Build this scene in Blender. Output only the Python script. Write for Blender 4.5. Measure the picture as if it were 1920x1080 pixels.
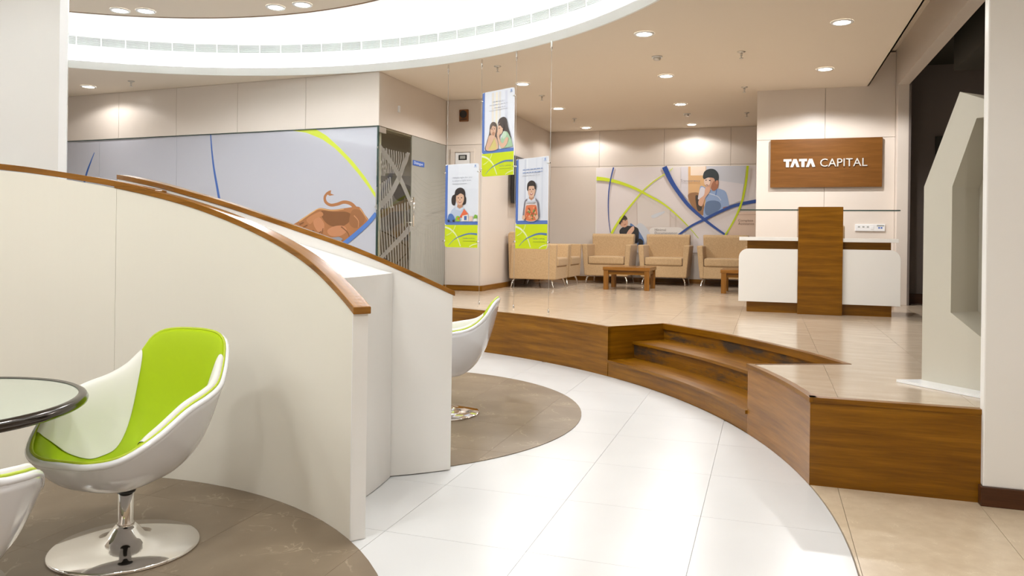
import bpy, bmesh, math, random
from mathutils import Vector, Matrix
random.seed(7)
for o in list(bpy.data.objects): bpy.data.objects.remove(o)
SC = bpy.context.scene
COL = SC.collection
pi = math.pi; rad = math.radians

# ------------------------------------------------------------------ camera
F = 1450.0; CAMZ = 1.17; YAW = rad(18.3); ROLL = 0.013; PX, PY = 960.0, 445.0
cam = bpy.data.objects.new('camera', bpy.data.cameras.new('camera')); COL.objects.link(cam)
cam.location = (0, 0, CAMZ)
cam.matrix_world = Matrix.Translation((0, 0, CAMZ)) @ Matrix.Rotation(YAW, 4, 'Z') @ Matrix.Rotation(pi/2, 4, 'X') @ Matrix.Rotation(ROLL, 4, 'Z')
cam.data.sensor_width = 36; cam.data.lens = 36*F/1920
cam.data.shift_y = -(540-PY)/1920
cam.data.clip_start = 0.05; cam.data.clip_end = 100
SC.camera = cam
# ------------------------------------------------------------------ world, exposure
w = bpy.data.worlds.new('world'); SC.world = w; w.use_nodes = True
w.node_tree.nodes['Background'].inputs[0].default_value = (1, 1, 1, 1)
w.node_tree.nodes['Background'].inputs[1].default_value = 0.05
VS = SC.view_settings
VS.view_transform = 'Standard'; VS.look = 'None'; VS.gamma = 1; VS.use_curve_mapping = False
VS.exposure = 0.95
COVE = 8.0            # light tubes in the ceiling cove
DISCTUBE = 8.0
DOWN = 46.0           # each recessed downlight
LAMP = (1.0, .99, .98)
DISCLAMP = (.96, 1.0, 1.03)    # cooler lamps on the suspended disc
TUBE = (.92, 1.0, 1.08)

# ------------------------------------------------------------------ photograph geometry helpers
fw = Vector((-math.sin(YAW), math.cos(YAW), 0)); rt = Vector((math.cos(YAW), math.sin(YAW), 0)); up = Vector((0, 0, 1))
EYE = Vector((0, 0, CAMZ))
def ray(u, v):
    dx = u-PX; dy = PY-v
    a = dx*math.cos(ROLL)-dy*math.sin(ROLL); b = dx*math.sin(ROLL)+dy*math.cos(ROLL)
    return fw*F+rt*a+up*b
def onplane(u, v, p0, n):
    d = ray(u, v); return EYE+d*((Vector(p0)-EYE).dot(n)/d.dot(n))
def atz(u, v, z): return onplane(u, v, (0, 0, z), Vector((0, 0, 1)))
def atY(u, v, Y): return onplane(u, v, (0, Y, 0), Vector((0, 1, 0)))
def atX(u, v, X): return onplane(u, v, (X, 0, 0), Vector((1, 0, 0)))

# ------------------------------------------------------------------ materials
MT = {}
def mat(name, col=(.8, .8, .8), rough=.5, metal=0, spec=.5, coat=0, emit=0, ecol=None, sheen=0):
    m = bpy.data.materials.new(name); m.use_nodes = True; MT[name] = m
    b = m.node_tree.nodes['Principled BSDF']
    b.inputs['Base Color'].default_value = (*col, 1); b.inputs['Roughness'].default_value = rough
    b.inputs['Metallic'].default_value = metal; b.inputs['Specular IOR Level'].default_value = spec
    b.inputs['Coat Weight'].default_value = coat; b.inputs['Coat Roughness'].default_value = .05
    b.inputs['Sheen Weight'].default_value = sheen
    if emit:
        b.inputs['Emission Color'].default_value = (*(ecol or col), 1); b.inputs['Emission Strength'].default_value = emit
    return m
def nd(m, t, **k):
    n = m.node_tree.nodes.new(t)
    for a, v in k.items(): setattr(n, a, v)
    return n
def lk(m, a, ao, b, bi): m.node_tree.links.new(a.outputs[ao], b.inputs[bi])
def ramp(m, stops):
    r = nd(m, 'ShaderNodeValToRGB'); e = r.color_ramp.elements
    while len(e) < len(stops): e.new(.5)
    for x, (p, c) in zip(e, stops): x.position = p; x.color = (*c, 1)
    return r
def noisemat(name, c0, c1, scale=6, rough=.4, stretch=(1, 1, 1), detail=4, coord='Object', bump=0, veins=None, **k):
    """two tones mixed by noise, optional fine veins and relief"""
    m = mat(name, c0, rough, **k); b = m.node_tree.nodes['Principled BSDF']
    tc = nd(m, 'ShaderNodeTexCoord'); mp = nd(m, 'ShaderNodeMapping'); mp.inputs['Scale'].default_value = stretch
    lk(m, tc, coord, mp, 'Vector')
    n = nd(m, 'ShaderNodeTexNoise'); n.inputs['Scale'].default_value = scale; n.inputs['Detail'].default_value = detail
    lk(m, mp, 'Vector', n, 'Vector')
    r = ramp(m, [(.32, c0), (.68, c1)]); lk(m, n, 'Fac', r, 'Fac')
    out = r
    if veins:
        vn = nd(m, 'ShaderNodeTexNoise'); vn.inputs['Scale'].default_value = veins[1]; vn.inputs['Detail'].default_value = 6; vn.inputs['Distortion'].default_value = 1.2
        lk(m, mp, 'Vector', vn, 'Vector')
        vr = ramp(m, [(.485, (0, 0, 0)), (.5, (1, 1, 1)), (.515, (0, 0, 0))]); lk(m, vn, 'Fac', vr, 'Fac')
        gate = nd(m, 'ShaderNodeTexNoise'); gate.inputs['Scale'].default_value = veins[1]*.7; lk(m, mp, 'Vector', gate, 'Vector')
        gr = ramp(m, [(.5, (0, 0, 0)), (.7, (veins[2],)*3)]); lk(m, gate, 'Fac', gr, 'Fac')
        mu = nd(m, 'ShaderNodeMath', operation='MULTIPLY'); lk(m, vr, 'Color', mu, 0); lk(m, gr, 'Color', mu, 1)
        mx = nd(m, 'ShaderNodeMix', data_type='RGBA'); lk(m, mu, 0, mx, 'Factor'); lk(m, r, 'Color', mx, 'A'); mx.inputs['B'].default_value = (*veins[0], 1)
        m.node_tree.links.new(mx.outputs['Result'], b.inputs['Base Color'])
    else: lk(m, out, 'Color', b, 'Base Color')
    if bump:
        bp = nd(m, 'ShaderNodeBump'); bp.inputs['Strength'].default_value = bump; bp.inputs['Distance'].default_value = .002
        lk(m, n, 'Fac', bp, 'Height'); lk(m, bp, 'Normal', b, 'Normal')
    return m
def woodmat(name, dark, mid, light, rough=.3, stain=False):
    """veneer: grain runs along U of the UV map (metres)"""
    m = mat(name, mid, rough, spec=.3); b = m.node_tree.nodes['Principled BSDF']
    uv = nd(m, 'ShaderNodeUVMap'); mp = nd(m, 'ShaderNodeMapping'); mp.inputs['Scale'].default_value = (1.1, 16, 1); lk(m, uv, 'UV', mp, 'Vector')
    n = nd(m, 'ShaderNodeTexNoise'); n.inputs['Scale'].default_value = 1.3; n.inputs['Detail'].default_value = 6; n.inputs['Roughness'].default_value = .62; lk(m, mp, 'Vector', n, 'Vector')
    r = ramp(m, [(.3, dark), (.52, mid), (.75, light)]); lk(m, n, 'Fac', r, 'Fac')
    mp2 = nd(m, 'ShaderNodeMapping'); mp2.inputs['Scale'].default_value = (3, 130, 1); lk(m, uv, 'UV', mp2, 'Vector')
    n2 = nd(m, 'ShaderNodeTexNoise'); n2.inputs['Scale'].default_value = 2; n2.inputs['Detail'].default_value = 3; lk(m, mp2, 'Vector', n2, 'Vector')
    r2 = ramp(m, [(.3, (.82, .82, .82)), (.7, (1.08, 1.08, 1.08))]); lk(m, n2, 'Fac', r2, 'Fac')
    mx = nd(m, 'ShaderNodeMix', data_type='RGBA', blend_type='MULTIPLY'); mx.inputs['Factor'].default_value = 1
    lk(m, r, 'Color', mx, 'A'); lk(m, r2, 'Color', mx, 'B')
    src = mx.outputs['Result']
    if stain:
        sp = nd(m, 'ShaderNodeMapping'); sp.inputs['Scale'].default_value = (2.2, 7, 1); lk(m, uv, 'UV', sp, 'Vector')
        s = nd(m, 'ShaderNodeTexNoise'); s.inputs['Scale'].default_value = 1.0; s.inputs['Detail'].default_value = 8; s.inputs['Roughness'].default_value = .7; lk(m, sp, 'Vector', s, 'Vector')
        sr = ramp(m, [(.47, (0, 0, 0)), (.60, (.9, .9, .9))]); lk(m, s, 'Fac', sr, 'Fac')
        m2 = nd(m, 'ShaderNodeMix', data_type='RGBA'); lk(m, sr, 'Color', m2, 'Factor'); m.node_tree.links.new(src, m2.inputs['A']); m2.inputs['B'].default_value = (.035, .03, .025, 1)
        src = m2.outputs['Result']
    m.node_tree.links.new(src, b.inputs['Base Color'])
    return m
noisemat('white_tile', (.63, .625, .615), (.66, .655, .645), 2.5, .28)
noisemat('cream_tile', (.51, .405, .295), (.60, .49, .37), 3.0, .16, stretch=(1, 3, 1), veins=((.80, .68, .52), 9, .5))
noisemat('sand_tile', (.56, .44, .30), (.64, .52, .37), 14, .3, detail=10, veins=((.80, .69, .53), 22, 1.0))
noisemat('brown_stone', (.175, .125, .078), (.24, .18, .118), 3.0, .38, detail=8, veins=((.50, .40, .28), 6, .9))
mat('grout', (.30, .25, .20), .9)
mat('laminate_cream', (.80, .76, .66), .32)
mat('kiosk_cream', (.55, .51, .42), .4)
mat('laminate_white', (.82, .80, .76), .3)
noisemat('panel_beige', (.69, .615, .545), (.71, .635, .565), 1.2, .28)
mat('panel_seam', (.32, .25, .18), .8)
mat('paint_ceiling', (.78, .69, .575), .85)
mat('paint_white', (.86, .86, .83), .8)
mat('glass_backed', (.50, .505, .56), .08, coat=.6)
WD = ((.125, .044, .001), (.215, .084, .002), (.31, .132, .006))
woodmat('wood', *WD, rough=.28)
woodmat('wood_light', (.18, .068, .008), (.275, .112, .016), (.36, .16, .032), rough=.22)
woodmat('wood_worn', *WD, rough=.4, stain=True)
woodmat('wood_sign', (.14, .053, .008), (.185, .072, .012), (.235, .098, .02), rough=.35)
woodmat('wood_dark', (.05, .017, .006), (.075, .026, .009), (.10, .036, .013), rough=.35)
mat('lime', (.36, .50, .0), .6, spec=.25)
mat('lime_piping', (.45, .55, .02), .5)
mat('leather_white', (.74, .72, .66), .45)
mat('shell_white', (.80, .80, .82), .1, coat=.5)
mat('chrome', (.82, .80, .78), .06, metal=1)
mat('steel_satin', (.62, .60, .56), .28, metal=1)
mat('cable_grey', (.45, .43, .40), .6)
mat('black_plastic', (.012, .012, .012), .35)
mat('white_plastic', (.80, .80, .80), .35)
mat('dark_metal', (.10, .09, .085), .16, metal=1)
mat('table_glass', (.42, .46, .37), .06, coat=.4)
noisemat('armchair_fabric', (.50, .335, .175), (.59, .41, .225), 60, .85, bump=.3, sheen=.15)
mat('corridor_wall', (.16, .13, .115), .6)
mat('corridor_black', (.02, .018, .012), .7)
mat('acrylic', (.80, .82, .86), .05, coat=.5)
mat('letter_metal', (.78, .77, .74), .3, metal=.4)
mat('sign_blue', (.03, .11, .45), .4)
mat('alarm_brown', (.20, .075, .02), .5)
mat('display', (.35, .36, .34), .3)
mat('trim_white', (.86, .86, .86), .2)
mat('lens', (1, 1, 1), .3, emit=14, ecol=(1, .95, .86))
mat('tube', (1, 1, 1), .3, emit=COVE, ecol=TUBE)
mat('tube_disc', (1, 1, 1), .3, emit=DISCTUBE, ecol=TUBE)
def glassmat(name, tint, film=0.0):
    m = bpy.data.materials.new(name); m.use_nodes = True; MT[name] = m
    nt = m.node_tree; nt.nodes.remove(nt.nodes['Principled BSDF']); out = nt.nodes['Material Output']
    t = nd(m, 'ShaderNodeBsdfTransparent'); t.inputs[0].default_value = (*tint, 1)
    g = nd(m, 'ShaderNodeBsdfGlossy'); g.inputs['Roughness'].default_value = .02
    ge = nd(m, 'ShaderNodeNewGeometry'); dt = nd(m, 'ShaderNodeVectorMath', operation='DOT_PRODUCT'); lk(m, ge, 'Normal', dt, 0); lk(m, ge, 'Incoming', dt, 1)
    ab = nd(m, 'ShaderNodeMath', operation='ABSOLUTE'); m.node_tree.links.new(dt.outputs['Value'], ab.inputs[0])
    om = nd(m, 'ShaderNodeMath', operation='SUBTRACT'); om.inputs[0].default_value = 1; lk(m, ab, 0, om, 1)
    pw = nd(m, 'ShaderNodeMath', operation='POWER'); lk(m, om, 0, pw, 0); pw.inputs[1].default_value = 5
    fr = nd(m, 'ShaderNodeMath', operation='MULTIPLY_ADD'); lk(m, pw, 0, fr, 0); fr.inputs[1].default_value = .96; fr.inputs[2].default_value = .04
    mx = nd(m, 'ShaderNodeMixShader'); lk(m, fr, 0, mx, 0); lk(m, t, 0, mx, 1); lk(m, g, 0, mx, 2)
    if film:
        d = nd(m, 'ShaderNodeBsdfDiffuse'); d.inputs[0].default_value = (.60, .58, .54, 1)
        m2 = nd(m, 'ShaderNodeMixShader'); m2.inputs[0].default_value = film; lk(m, mx, 0, m2, 1); lk(m, d, 0, m2, 2); mx = m2
    lk(m, mx, 0, out, 'Surface'); return m
glassmat('clear_glass', (.86, .89, .84))
glassmat('frost_film', (.9, .9, .88), .38)
glassmat('frost_pane', (.80, .84, .76), .42)
mat('glass_edge', (.03, .06, .05), .1)
# flat print: one colour per printed shape, stored on the faces
m = mat('print', (1, 1, 1), .35); a_ = nd(m, 'ShaderNodeVertexColor', layer_name='ink'); lk(m, a_, 'Color', m.node_tree.nodes['Principled BSDF'], 'Base Color')

# ------------------------------------------------------------------ mesh builder
class MB:
    def __init__(s): s.v = []; s.f = []; s.uv = None; s.sm = []
    def add(s, vs, fs, sm=False):
        o = len(s.v); s.v += [Vector(v) for v in vs]; s.f += [tuple(i+o for i in f) for f in fs]; s.sm += [sm]*len(fs); return s
    def box(s, a, b):
        x0, y0, z0 = a; x1, y1, z1 = b
        return s.add([(x0, y0, z0), (x1, y0, z0), (x1, y1, z0), (x0, y1, z0), (x0, y0, z1), (x1, y0, z1), (x1, y1, z1), (x0, y1, z1)],
                     [(3, 2, 1, 0), (4, 5, 6, 7), (0, 1, 5, 4), (1, 2, 6, 5), (2, 3, 7, 6), (3, 0, 4, 7)])
    def obox(s, p, ud, nrm, u0, u1, n0, n1, z0, z1):
        """box in a wall frame: u along the wall, n out of the wall, z up"""
        p = Vector((p[0], p[1], 0)); ud = Vector((ud[0], ud[1], 0)); nrm = Vector((nrm[0], nrm[1], 0))
        P = lambda u, n, z: p+ud*u+nrm*n+up*z
        return s.add([P(u0, n0, z0), P(u1, n0, z0), P(u1, n1, z0), P(u0, n1, z0), P(u0, n0, z1), P(u1, n0, z1), P(u1, n1, z1), P(u0, n1, z1)],
                     [(3, 2, 1, 0), (4, 5, 6, 7), (0, 1, 5, 4), (1, 2, 6, 5), (2, 3, 7, 6), (3, 0, 4, 7)])
    def prism(s, poly, f0, f1):
        """poly of 2D points; f0/f1 map a 2D point to the bottom / top 3D point"""
        n = len(poly); vs = [f0(*p) for p in poly]+[f1(*p) for p in poly]
        return s.add(vs, [tuple(range(n-1, -1, -1)), tuple(range(n, 2*n))]+[(i, (i+1) % n, n+(i+1) % n, n+i) for i in range(n)])
    def zprism(s, poly, z0, z1): return s.prism(poly, lambda x, y: (x, y, z0), lambda x, y: (x, y, z1))
    def tube(s, path, r, n=10, closed=False):
        P = [Vector(p) for p in path]; rs = r if isinstance(r, (list, tuple)) else [r]*len(P); vs = []; fs = []; m_ = len(P)
        ref = None
        for i, p in enumerate(P):
            t = (P[(i+1) % m_]-P[i-1]) if closed else (P[min(i+1, m_-1)]-P[max(i-1, 0)])
            t.normalize()
            if ref is None: ref = Vector((0, 0, 1)) if abs(t.z) < .9 else Vector((1, 0, 0))
            a = t.cross(ref); a.normalize(); b = a.cross(t); b.normalize(); ref = b
            for k in range(n): vs.append(p+a*math.cos(2*pi*k/n)*rs[i]+b*math.sin(2*pi*k/n)*rs[i])
        for i in range(m_ if closed else m_-1):
            j = (i+1) % m_
            for k in range(n): fs.append((i*n+k, i*n+(k+1) % n, j*n+(k+1) % n, j*n+k))
        s.add(vs, fs, True)
        if not closed:
            o = len(s.v)-len(vs); s.f += [tuple(o+k for k in range(n-1, -1, -1)), tuple(o+(m_-1)*n+k for k in range(n))]; s.sm += [False, False]
        return s
    def lathe(s, prof, n=32, c=(0, 0, 0), cap=True):
        vs = []; fs = []; c = Vector(c)
        for r, z in prof:
            for k in range(n): vs.append(c+Vector((r*math.cos(2*pi*k/n), r*math.sin(2*pi*k/n), z)))
        for i in range(len(prof)-1):
            for k in range(n): fs.append((i*n+k, i*n+(k+1) % n, (i+1)*n+(k+1) % n, (i+1)*n+k))
        s.add(vs, fs, True)
        if cap:
            o = len(s.v)-len(vs); m_ = len(prof)
            s.f += [tuple(o+k for k in range(n-1, -1, -1)), tuple(o+(m_-1)*n+k for k in range(n))]; s.sm += [False, False]
        return s
    def grid(s, fn, nu, nv, closeu=False):
        vs = [fn(i/nu, j/nv) for j in range(nv+1) for i in range(nu+(0 if closeu else 1))]; w_ = nu+(0 if closeu else 1); fs = []
        for j in range(nv):
            for i in range(nu):
                i2 = (i+1) % w_; fs.append((j*w_+i, j*w_+i2, (j+1)*w_+i2, (j+1)*w_+i))
        return s.add(vs, fs, True)
    def arcbox(s, c, r0, r1, a0, a1, z0, z1, n=24, ztop=None, zbot=None):
        """curved wall piece; ztop(angle in degrees) may vary the height"""
        vs = []; fs = []
        for i in range(n+1):
            a = a0+(a1-a0)*i/n; ca, sa = math.cos(rad(a)), math.sin(rad(a)); zt = ztop(a) if ztop else z1; zb = zbot(a) if zbot else z0
            for r, z in ((r0, zb), (r1, zb), (r1, zt), (r0, zt)): vs.append((c[0]+r*ca, c[1]+r*sa, z))
        for i in range(n):
            o = i*4; q = o+4
            for k in range(4): fs.append((o+k, o+(k+1) % 4, q+(k+1) % 4, q+k))
        fs += [(0, 3, 2, 1), (n*4, n*4+1, n*4+2, n*4+3)]
        return s.add(vs, fs)
def uvmap(me, uf):
    l = me.uv_layers.new(name='UVMap')
    for p in me.polygons:
        for li in p.loop_indices: l.data[li].uv = uf(me.vertices[me.loops[li].vertex_index].co, p.normal)
def uvaxis(ax):
    ax = Vector(ax)
    def f(co, n):
        o = n.cross(ax)
        if o.length < .1: o = Vector((0, 0, 1)) if abs(n.z) < .9 else Vector((0, 1, 0)); return (co.dot(n.cross(o))+3.3, co.dot(o))
        return (co.dot(ax)+.37*n.x, co.dot(o.normalized()))
    return f
def uvarc(c, R):
    def f(co, n):
        d = Vector((co.x-c[0], co.y-c[1])); return (math.atan2(d.y, d.x)*R, co.z if abs(n.z) < .6 else d.length)
    return f
def tag(o, label=None, cat=None, group=None, kind=None):
    if label: o['label'] = label
    if cat: o['category'] = cat
    if group: o['group'] = group
    if kind: o['kind'] = kind
    return o
def build(name, mb, m, parent=None, bevel=0, seg=2, uv=None, smooth=False, label=None, weighted=False):
    me = bpy.data.meshes.new(name)
    me.from_pydata([tuple(v) for v in mb.v], [], mb.f)
    if any(mb.sm) or smooth: me.polygons.foreach_set('use_smooth', [bool(x) or smooth for x in mb.sm])
    bm = bmesh.new(); bm.from_mesh(me)
    bmesh.ops.recalc_face_normals(bm, faces=bm.faces)
    if bevel:
        es = [e for e in bm.edges if e.is_manifold and e.calc_face_angle(0) > .6]
        bmesh.ops.bevel(bm, geom=es, offset=bevel, segments=seg, profile=.6, affect='EDGES', clamp_overlap=True)
    bm.to_mesh(me); bm.free(); me.update()
    if uv: uvmap(me, uv)
    me.materials.append(MT[m] if isinstance(m, str) else m)
    o = bpy.data.objects.new(name, me); COL.objects.link(o)
    if parent:
        o.parent = parent
    if label: o['label'] = label
    return o
def thing(name, label, cat, loc=(0, 0, 0), rz=0, group=None, kind=None):
    o = bpy.data.objects.new(name, None); COL.objects.link(o); o.empty_display_size = .1
    o.location = loc; o.rotation_euler = (0, 0, rz)
    return tag(o, label, cat, group, kind)
def copy_tree(o, parent=None):
    c = o.copy(); COL.objects.link(c); c.parent = parent
    for ch in list(o.children): copy_tree(ch, c)
    return c
def world_thing(name, label, cat, base, group=None, kind=None):
    """an Empty at the thing's base whose parts are given in room coordinates"""
    return thing(name, label, cat, base, 0, group, kind)
def wpart(name, mb, m, root, **k):
    off = Vector(root.location); mb.v = [Vector(v)-off for v in mb.v]
    return build(name, mb, m, root, **k)
def structure(name, mb, m, label, cat, **k): return tag(build(name, mb, m, **k), label, cat, kind='structure')
def solo(name, mb, m, label, cat, group=None, **k): return tag(build(name, mb, m, **k), label, cat, group)
def spline(pts, n=10):
    P = [Vector(p) for p in pts]; out = []
    for i in range(len(P)-1):
        p0, p1, p2, p3 = P[max(i-1, 0)], P[i], P[i+1], P[min(i+2, len(P)-1)]
        for k in range(n):
            t = k/n; out.append(.5*((2*p1)+(p2-p0)*t+(2*p0-5*p1+4*p2-p3)*t*t+(3*p1-p0-3*p2+p3)*t**3))
    return out+[P[-1]]
def lin(c):
    """sRGB 0-255 ink to linear"""
    return tuple((x/255/12.92 if x <= 10 else ((x/255+.055)/1.055)**2.4) for x in c)

class Art:
    """flat print: coloured shapes laid on a plane. mp(x, y) -> 3D point, nrm points out of the sheet."""
    def __init__(s, mp, nrm, step=.0003): s.mp = mp; s.n = Vector(nrm); s.k = 1; s.step = step; s.v = []; s.f = []; s.c = []
    dim = 1.0
    def ink(s, col): return tuple(x*s.dim for x in lin(col))
    def poly(s, pts, col):
        o = len(s.v); s.v += [s.mp(*p)+s.n*s.step*s.k for p in pts]; s.f.append(tuple(range(o, o+len(pts)))); s.c.append(s.ink(col)); s.k += 1
    def ell(s, cx, cy, rx, ry, col, a=0, n=28):
        ca, sa = math.cos(a), math.sin(a)
        s.poly([(cx+rx*math.cos(t)*ca-ry*math.sin(t)*sa, cy+rx*math.cos(t)*sa+ry*math.sin(t)*ca) for t in [2*pi*i/n for i in range(n)]], col)
    def blob(s, pts, col, n=6):
        q = list(pts)+[pts[0]]; P = [Vector((*p, 0)) for p in pts]; m_ = len(P); out = []
        for i in range(m_):
            p0, p1, p2, p3 = P[i-1], P[i], P[(i+1) % m_], P[(i+2) % m_]
            for k in range(n):
                t = k/n; r = .5*((2*p1)+(p2-p0)*t+(2*p0-5*p1+4*p2-p3)*t*t+(3*p1-p0-3*p2+p3)*t**3); out.append((r.x, r.y))
        s.poly(out, col)
    def stroke(s, pts, w0, w1, col, n=8, asp=1):
        P = spline([Vector((p[0], p[1]*asp, 0)) for p in pts], n); L = len(P); o = len(s.v)
        for i, p in enumerate(P):
            t = P[min(i+1, L-1)]-P[max(i-1, 0)]; t.normalize(); h = (w0+(w1-w0)*i/(L-1))/2
            for sg in (1, -1):
                q = p+Vector((-t.y, t.x, 0))*h*sg; s.v.append(s.mp(q.x, q.y/asp)+s.n*s.step*s.k)
        for i in range(L-1): s.f.append((o+2*i, o+2*i+1, o+2*i+3, o+2*i+2)); s.c.append(s.ink(col))
        s.k += 1
    def text(s, body, x, y, h, col, asp=1, wx=1.0, width=None):
        """lettering: x left, y baseline, h cap height; y grows downwards; asp = length of y unit / x unit"""
        me = textmesh(body); xs = [v.co.x for v in me.vertices]; w_ = max(xs)-min(xs); x0 = min(xs)
        k = h/.70; kx = k*wx*asp if width is None else width/w_
        o = len(s.v); s.v += [s.mp(x+(v.co.x-x0)*kx, y-v.co.y*k)+s.n*s.step*s.k for v in me.vertices]
        for p in me.polygons: s.f.append(tuple(i+o for i in p.vertices)); s.c.append(s.ink(col))
        s.k += 1
    def build(s, name, parent=None, off=None):
        me = bpy.data.meshes.new(name); v = [q-off for q in s.v] if off else s.v
        me.from_pydata([tuple(q) for q in v], [], s.f); bm = bmesh.new(); bm.from_mesh(me)
        for f in bm.faces:
            f.normal_update()
            if f.normal.dot(s.n) < 0: f.normal_flip()
        bm.to_mesh(me); bm.free()
        l = me.color_attributes.new('ink', 'FLOAT_COLOR', 'CORNER')
        for p, c in zip(me.polygons, s.c):
            for li in p.loop_indices: l.data[li].color = (*c, 1)
        me.materials.append(MT['print']); o = bpy.data.objects.new(name, me); COL.objects.link(o)
        if parent: o.parent = parent
        return o
_tm = {}
def textmesh(body):
    if body not in _tm:
        c = bpy.data.curves.new('t', 'FONT'); c.body = body; c.size = 1; c.resolution_u = 3; o = bpy.data.objects.new('t', c); COL.objects.link(o)
        dg = bpy.context.evaluated_depsgraph_get(); _tm[body] = bpy.data.meshes.new_from_object(o.evaluated_get(dg)); bpy.data.objects.remove(o); bpy.data.curves.remove(c)
    return _tm[body]

# ================================================================== SETTING
ZP = .42; ZC = 3.08; ZS = 2.45                     # platform, ceiling, panel seam / glass top
C0 = (-4.43, 2.95); R0 = 4.746                      # rotunda floor
CC = (-4.643, 3.166); RC = 4.863                    # ceiling recess
C1 = (-2.573, 1.249); RB1 = 1.7375                  # near booth
C2 = (-2.664, 4.674); RB2 = 1.545                   # far booth
def arc(c, r, a0, a1, n): return [(c[0]+r*math.cos(rad(a0+(a1-a0)*i/n)), c[1]+r*math.sin(rad(a0+(a1-a0)*i/n))) for i in range(n+1)]
def frange(a, b, s):
    out = []
    while a < b: out.append(a); a += s
    return out
def tiles(name, poly, xs, ys, z, th, m, parent, gap=.0022, bump=0):
    """cut a floor outline along the joints; every tile is a child of the floor"""
    bm = bmesh.new(); bm.faces.new([bm.verts.new((x, y, 0)) for x, y in poly])
    for k, vals in ((0, xs), (1, ys)):
        for c in vals:
            n = Vector((1, 0, 0)) if k == 0 else Vector((0, 1, 0))
            bmesh.ops.bisect_plane(bm, geom=bm.verts[:]+bm.edges[:]+bm.faces[:], plane_co=n*c, plane_no=n, dist=1e-5)
    bmesh.ops.inset_individual(bm, faces=bm.faces[:], thickness=gap/2, depth=0)
    bm.normal_update(); done = 0
    keep = [f for f in bm.faces if f.calc_area() > .004]
    polys = []
    for f in keep:
        # the inset rim quads are the joints: long and as thin as the gap
        a = f.calc_area(); per = f.calc_perimeter()
        if a < per*gap*.4: continue
        polys.append([(v.co.x, v.co.y) for v in f.verts])
    bm.free()
    for p in polys:
        cx = sum(q[0] for q in p)/len(p); cy = sum(q[1] for q in p)/len(p)
        mb = MB().prism([(x-cx, y-cy) for x, y in p], lambda x, y: (x, y, -th), lambda x, y: (x, y, 0))
        o = build(name, mb, m, parent); o.location = (cx, cy, z); done += 1
    return done
GX, GY = -0.84, 2.755; TX, TY = .585, .607
xs_all = [GX+TX*k for k in range(-20, 8)]; ys_all = [GY+TY*k for k in range(-12, 20)]

# lower floor
fl = structure('floor', MB().box((-10.5, -3.5, -.12), (3.2, 8.6, -.008)), 'grout', 'white tiled round lower floor reaching to the wooden platform', 'floor')
tiles('tile', arc(C0, R0, -90, 90, 120), xs_all, ys_all, 0, .007, 'white_tile', fl)
wpart_l = MB().zprism(arc(C0, R0, 90, 270, 80), -.007, 0); build('floor_slab', wpart_l, 'white_tile', fl)
fo = structure('floor_outer', MB().zprism(arc(C0, R0+.001, -62, 12.6, 40)[::-1]+[(-2.3, -3.5), (3.2, -3.5), (3.2, 4.05), (.2, 4.05)], -.05, -.0075), 'grout', 'sand coloured stone floor in front of the wooden platform end', 'floor')
tiles('tile', arc(C0, R0+.004, -62, 12.4, 60)[::-1]+[(-2.1, -3.4), (3.15, -3.4), (3.15, 3.985), (.205, 3.985)], [GX+TX*k for k in range(-5, 8)], [2.6-1.214*k for k in range(0, 6)], 0, .0075, 'sand_tile', fo, gap=.003)
# stone discs under the two seating booths
d1 = structure('floor_disc_near', MB().zprism(arc(C1, RB1-.003, 0, 360, 96)[:-1], -.006, .001), 'grout', 'round brown stone floor inlay under the near booth', 'floor')
tiles('tile', arc(C1, RB1, 0, 360, 96)[:-1], xs_all, ys_all, .004, .003, 'brown_stone', d1, gap=.0014)
d2 = structure('floor_disc_far', MB().zprism(arc(C2, RB2-.003, 0, 360, 96)[:-1], -.006, .001), 'grout', 'round brown stone floor inlay under the far booth', 'floor')
tiles('tile', arc(C2, RB2, 0, 360, 96)[:-1], xs_all, ys_all, .004, .003, 'brown_stone', d2, gap=.0014)

# raised platform with wooden face, steps cut into it
A_S0, A_S1 = 24.3, 48.4; RS = R0+.62; AE = 12.52
RT = .024                                            # wooden nosing width on the platform edge
edge = arc(C0, R0+.03, AE+.3, A_S0-.3, 16)+arc(C0, RS+.03, A_S0-.3, A_S1+.3, 32)+arc(C0, R0+.03, A_S1+.3, 150, 90)
core = structure('floor_platform', MB().zprism(edge+[(-8.6, 8.36), (-4.33, 8.05), (-4.33, 10.05), (-3.79, 10.05), (-3.79, 13.55), (4.45, 13.55), (4.45, 4.03), (.3, 4.03)], .0, ZP-.009), 'grout', 'cream stone floor of the raised platform with wooden steps', 'floor')
tiles('tile', edge+[(-8.6, 8.36), (-4.33, 8.05), (-4.33, 10.05), (-3.79, 10.05), (-3.79, 13.55), (4.45, 13.55), (4.45, 4.02), (.25, 4.02)], [GX+TX*k for k in range(-14, 10)], [4.096+TY*2*k for k in range(0, 9)], ZP, .008, 'cream_tile', core, gap=.002)
steps = world_thing('platform_steps', 'curved brown wooden platform front with two worn steps cut into it', 'steps', (C0[0]+R0, C0[1], 0), kind=None)
steps['kind'] = 'structure'
ua = uvarc(C0, R0)
offS = Vector(steps.location)
def uvS(co, n): return ua(co+offS, n)
def sp(name, mb, m='wood'): return wpart(name, mb, m, steps, uv=uvS)
sp('riser_face', MB().arcbox(C0, R0, R0+.03, A_S1, 150, 0, ZP-.022, 70))
sp('riser_face', MB().arcbox(C0, R0, R0+.03, AE, A_S0, 0, ZP-.022, 20), 'wood_light')
sp('nosing', MB().arcbox(C0, R0-.006, R0+.032, A_S1-.1, 150, ZP-.022, ZP+.002, 70))
sp('nosing', MB().arcbox(C0, R0-.006, R0+.032, AE-.1, A_S0+.1, ZP-.022, ZP+.002, 20))
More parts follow.
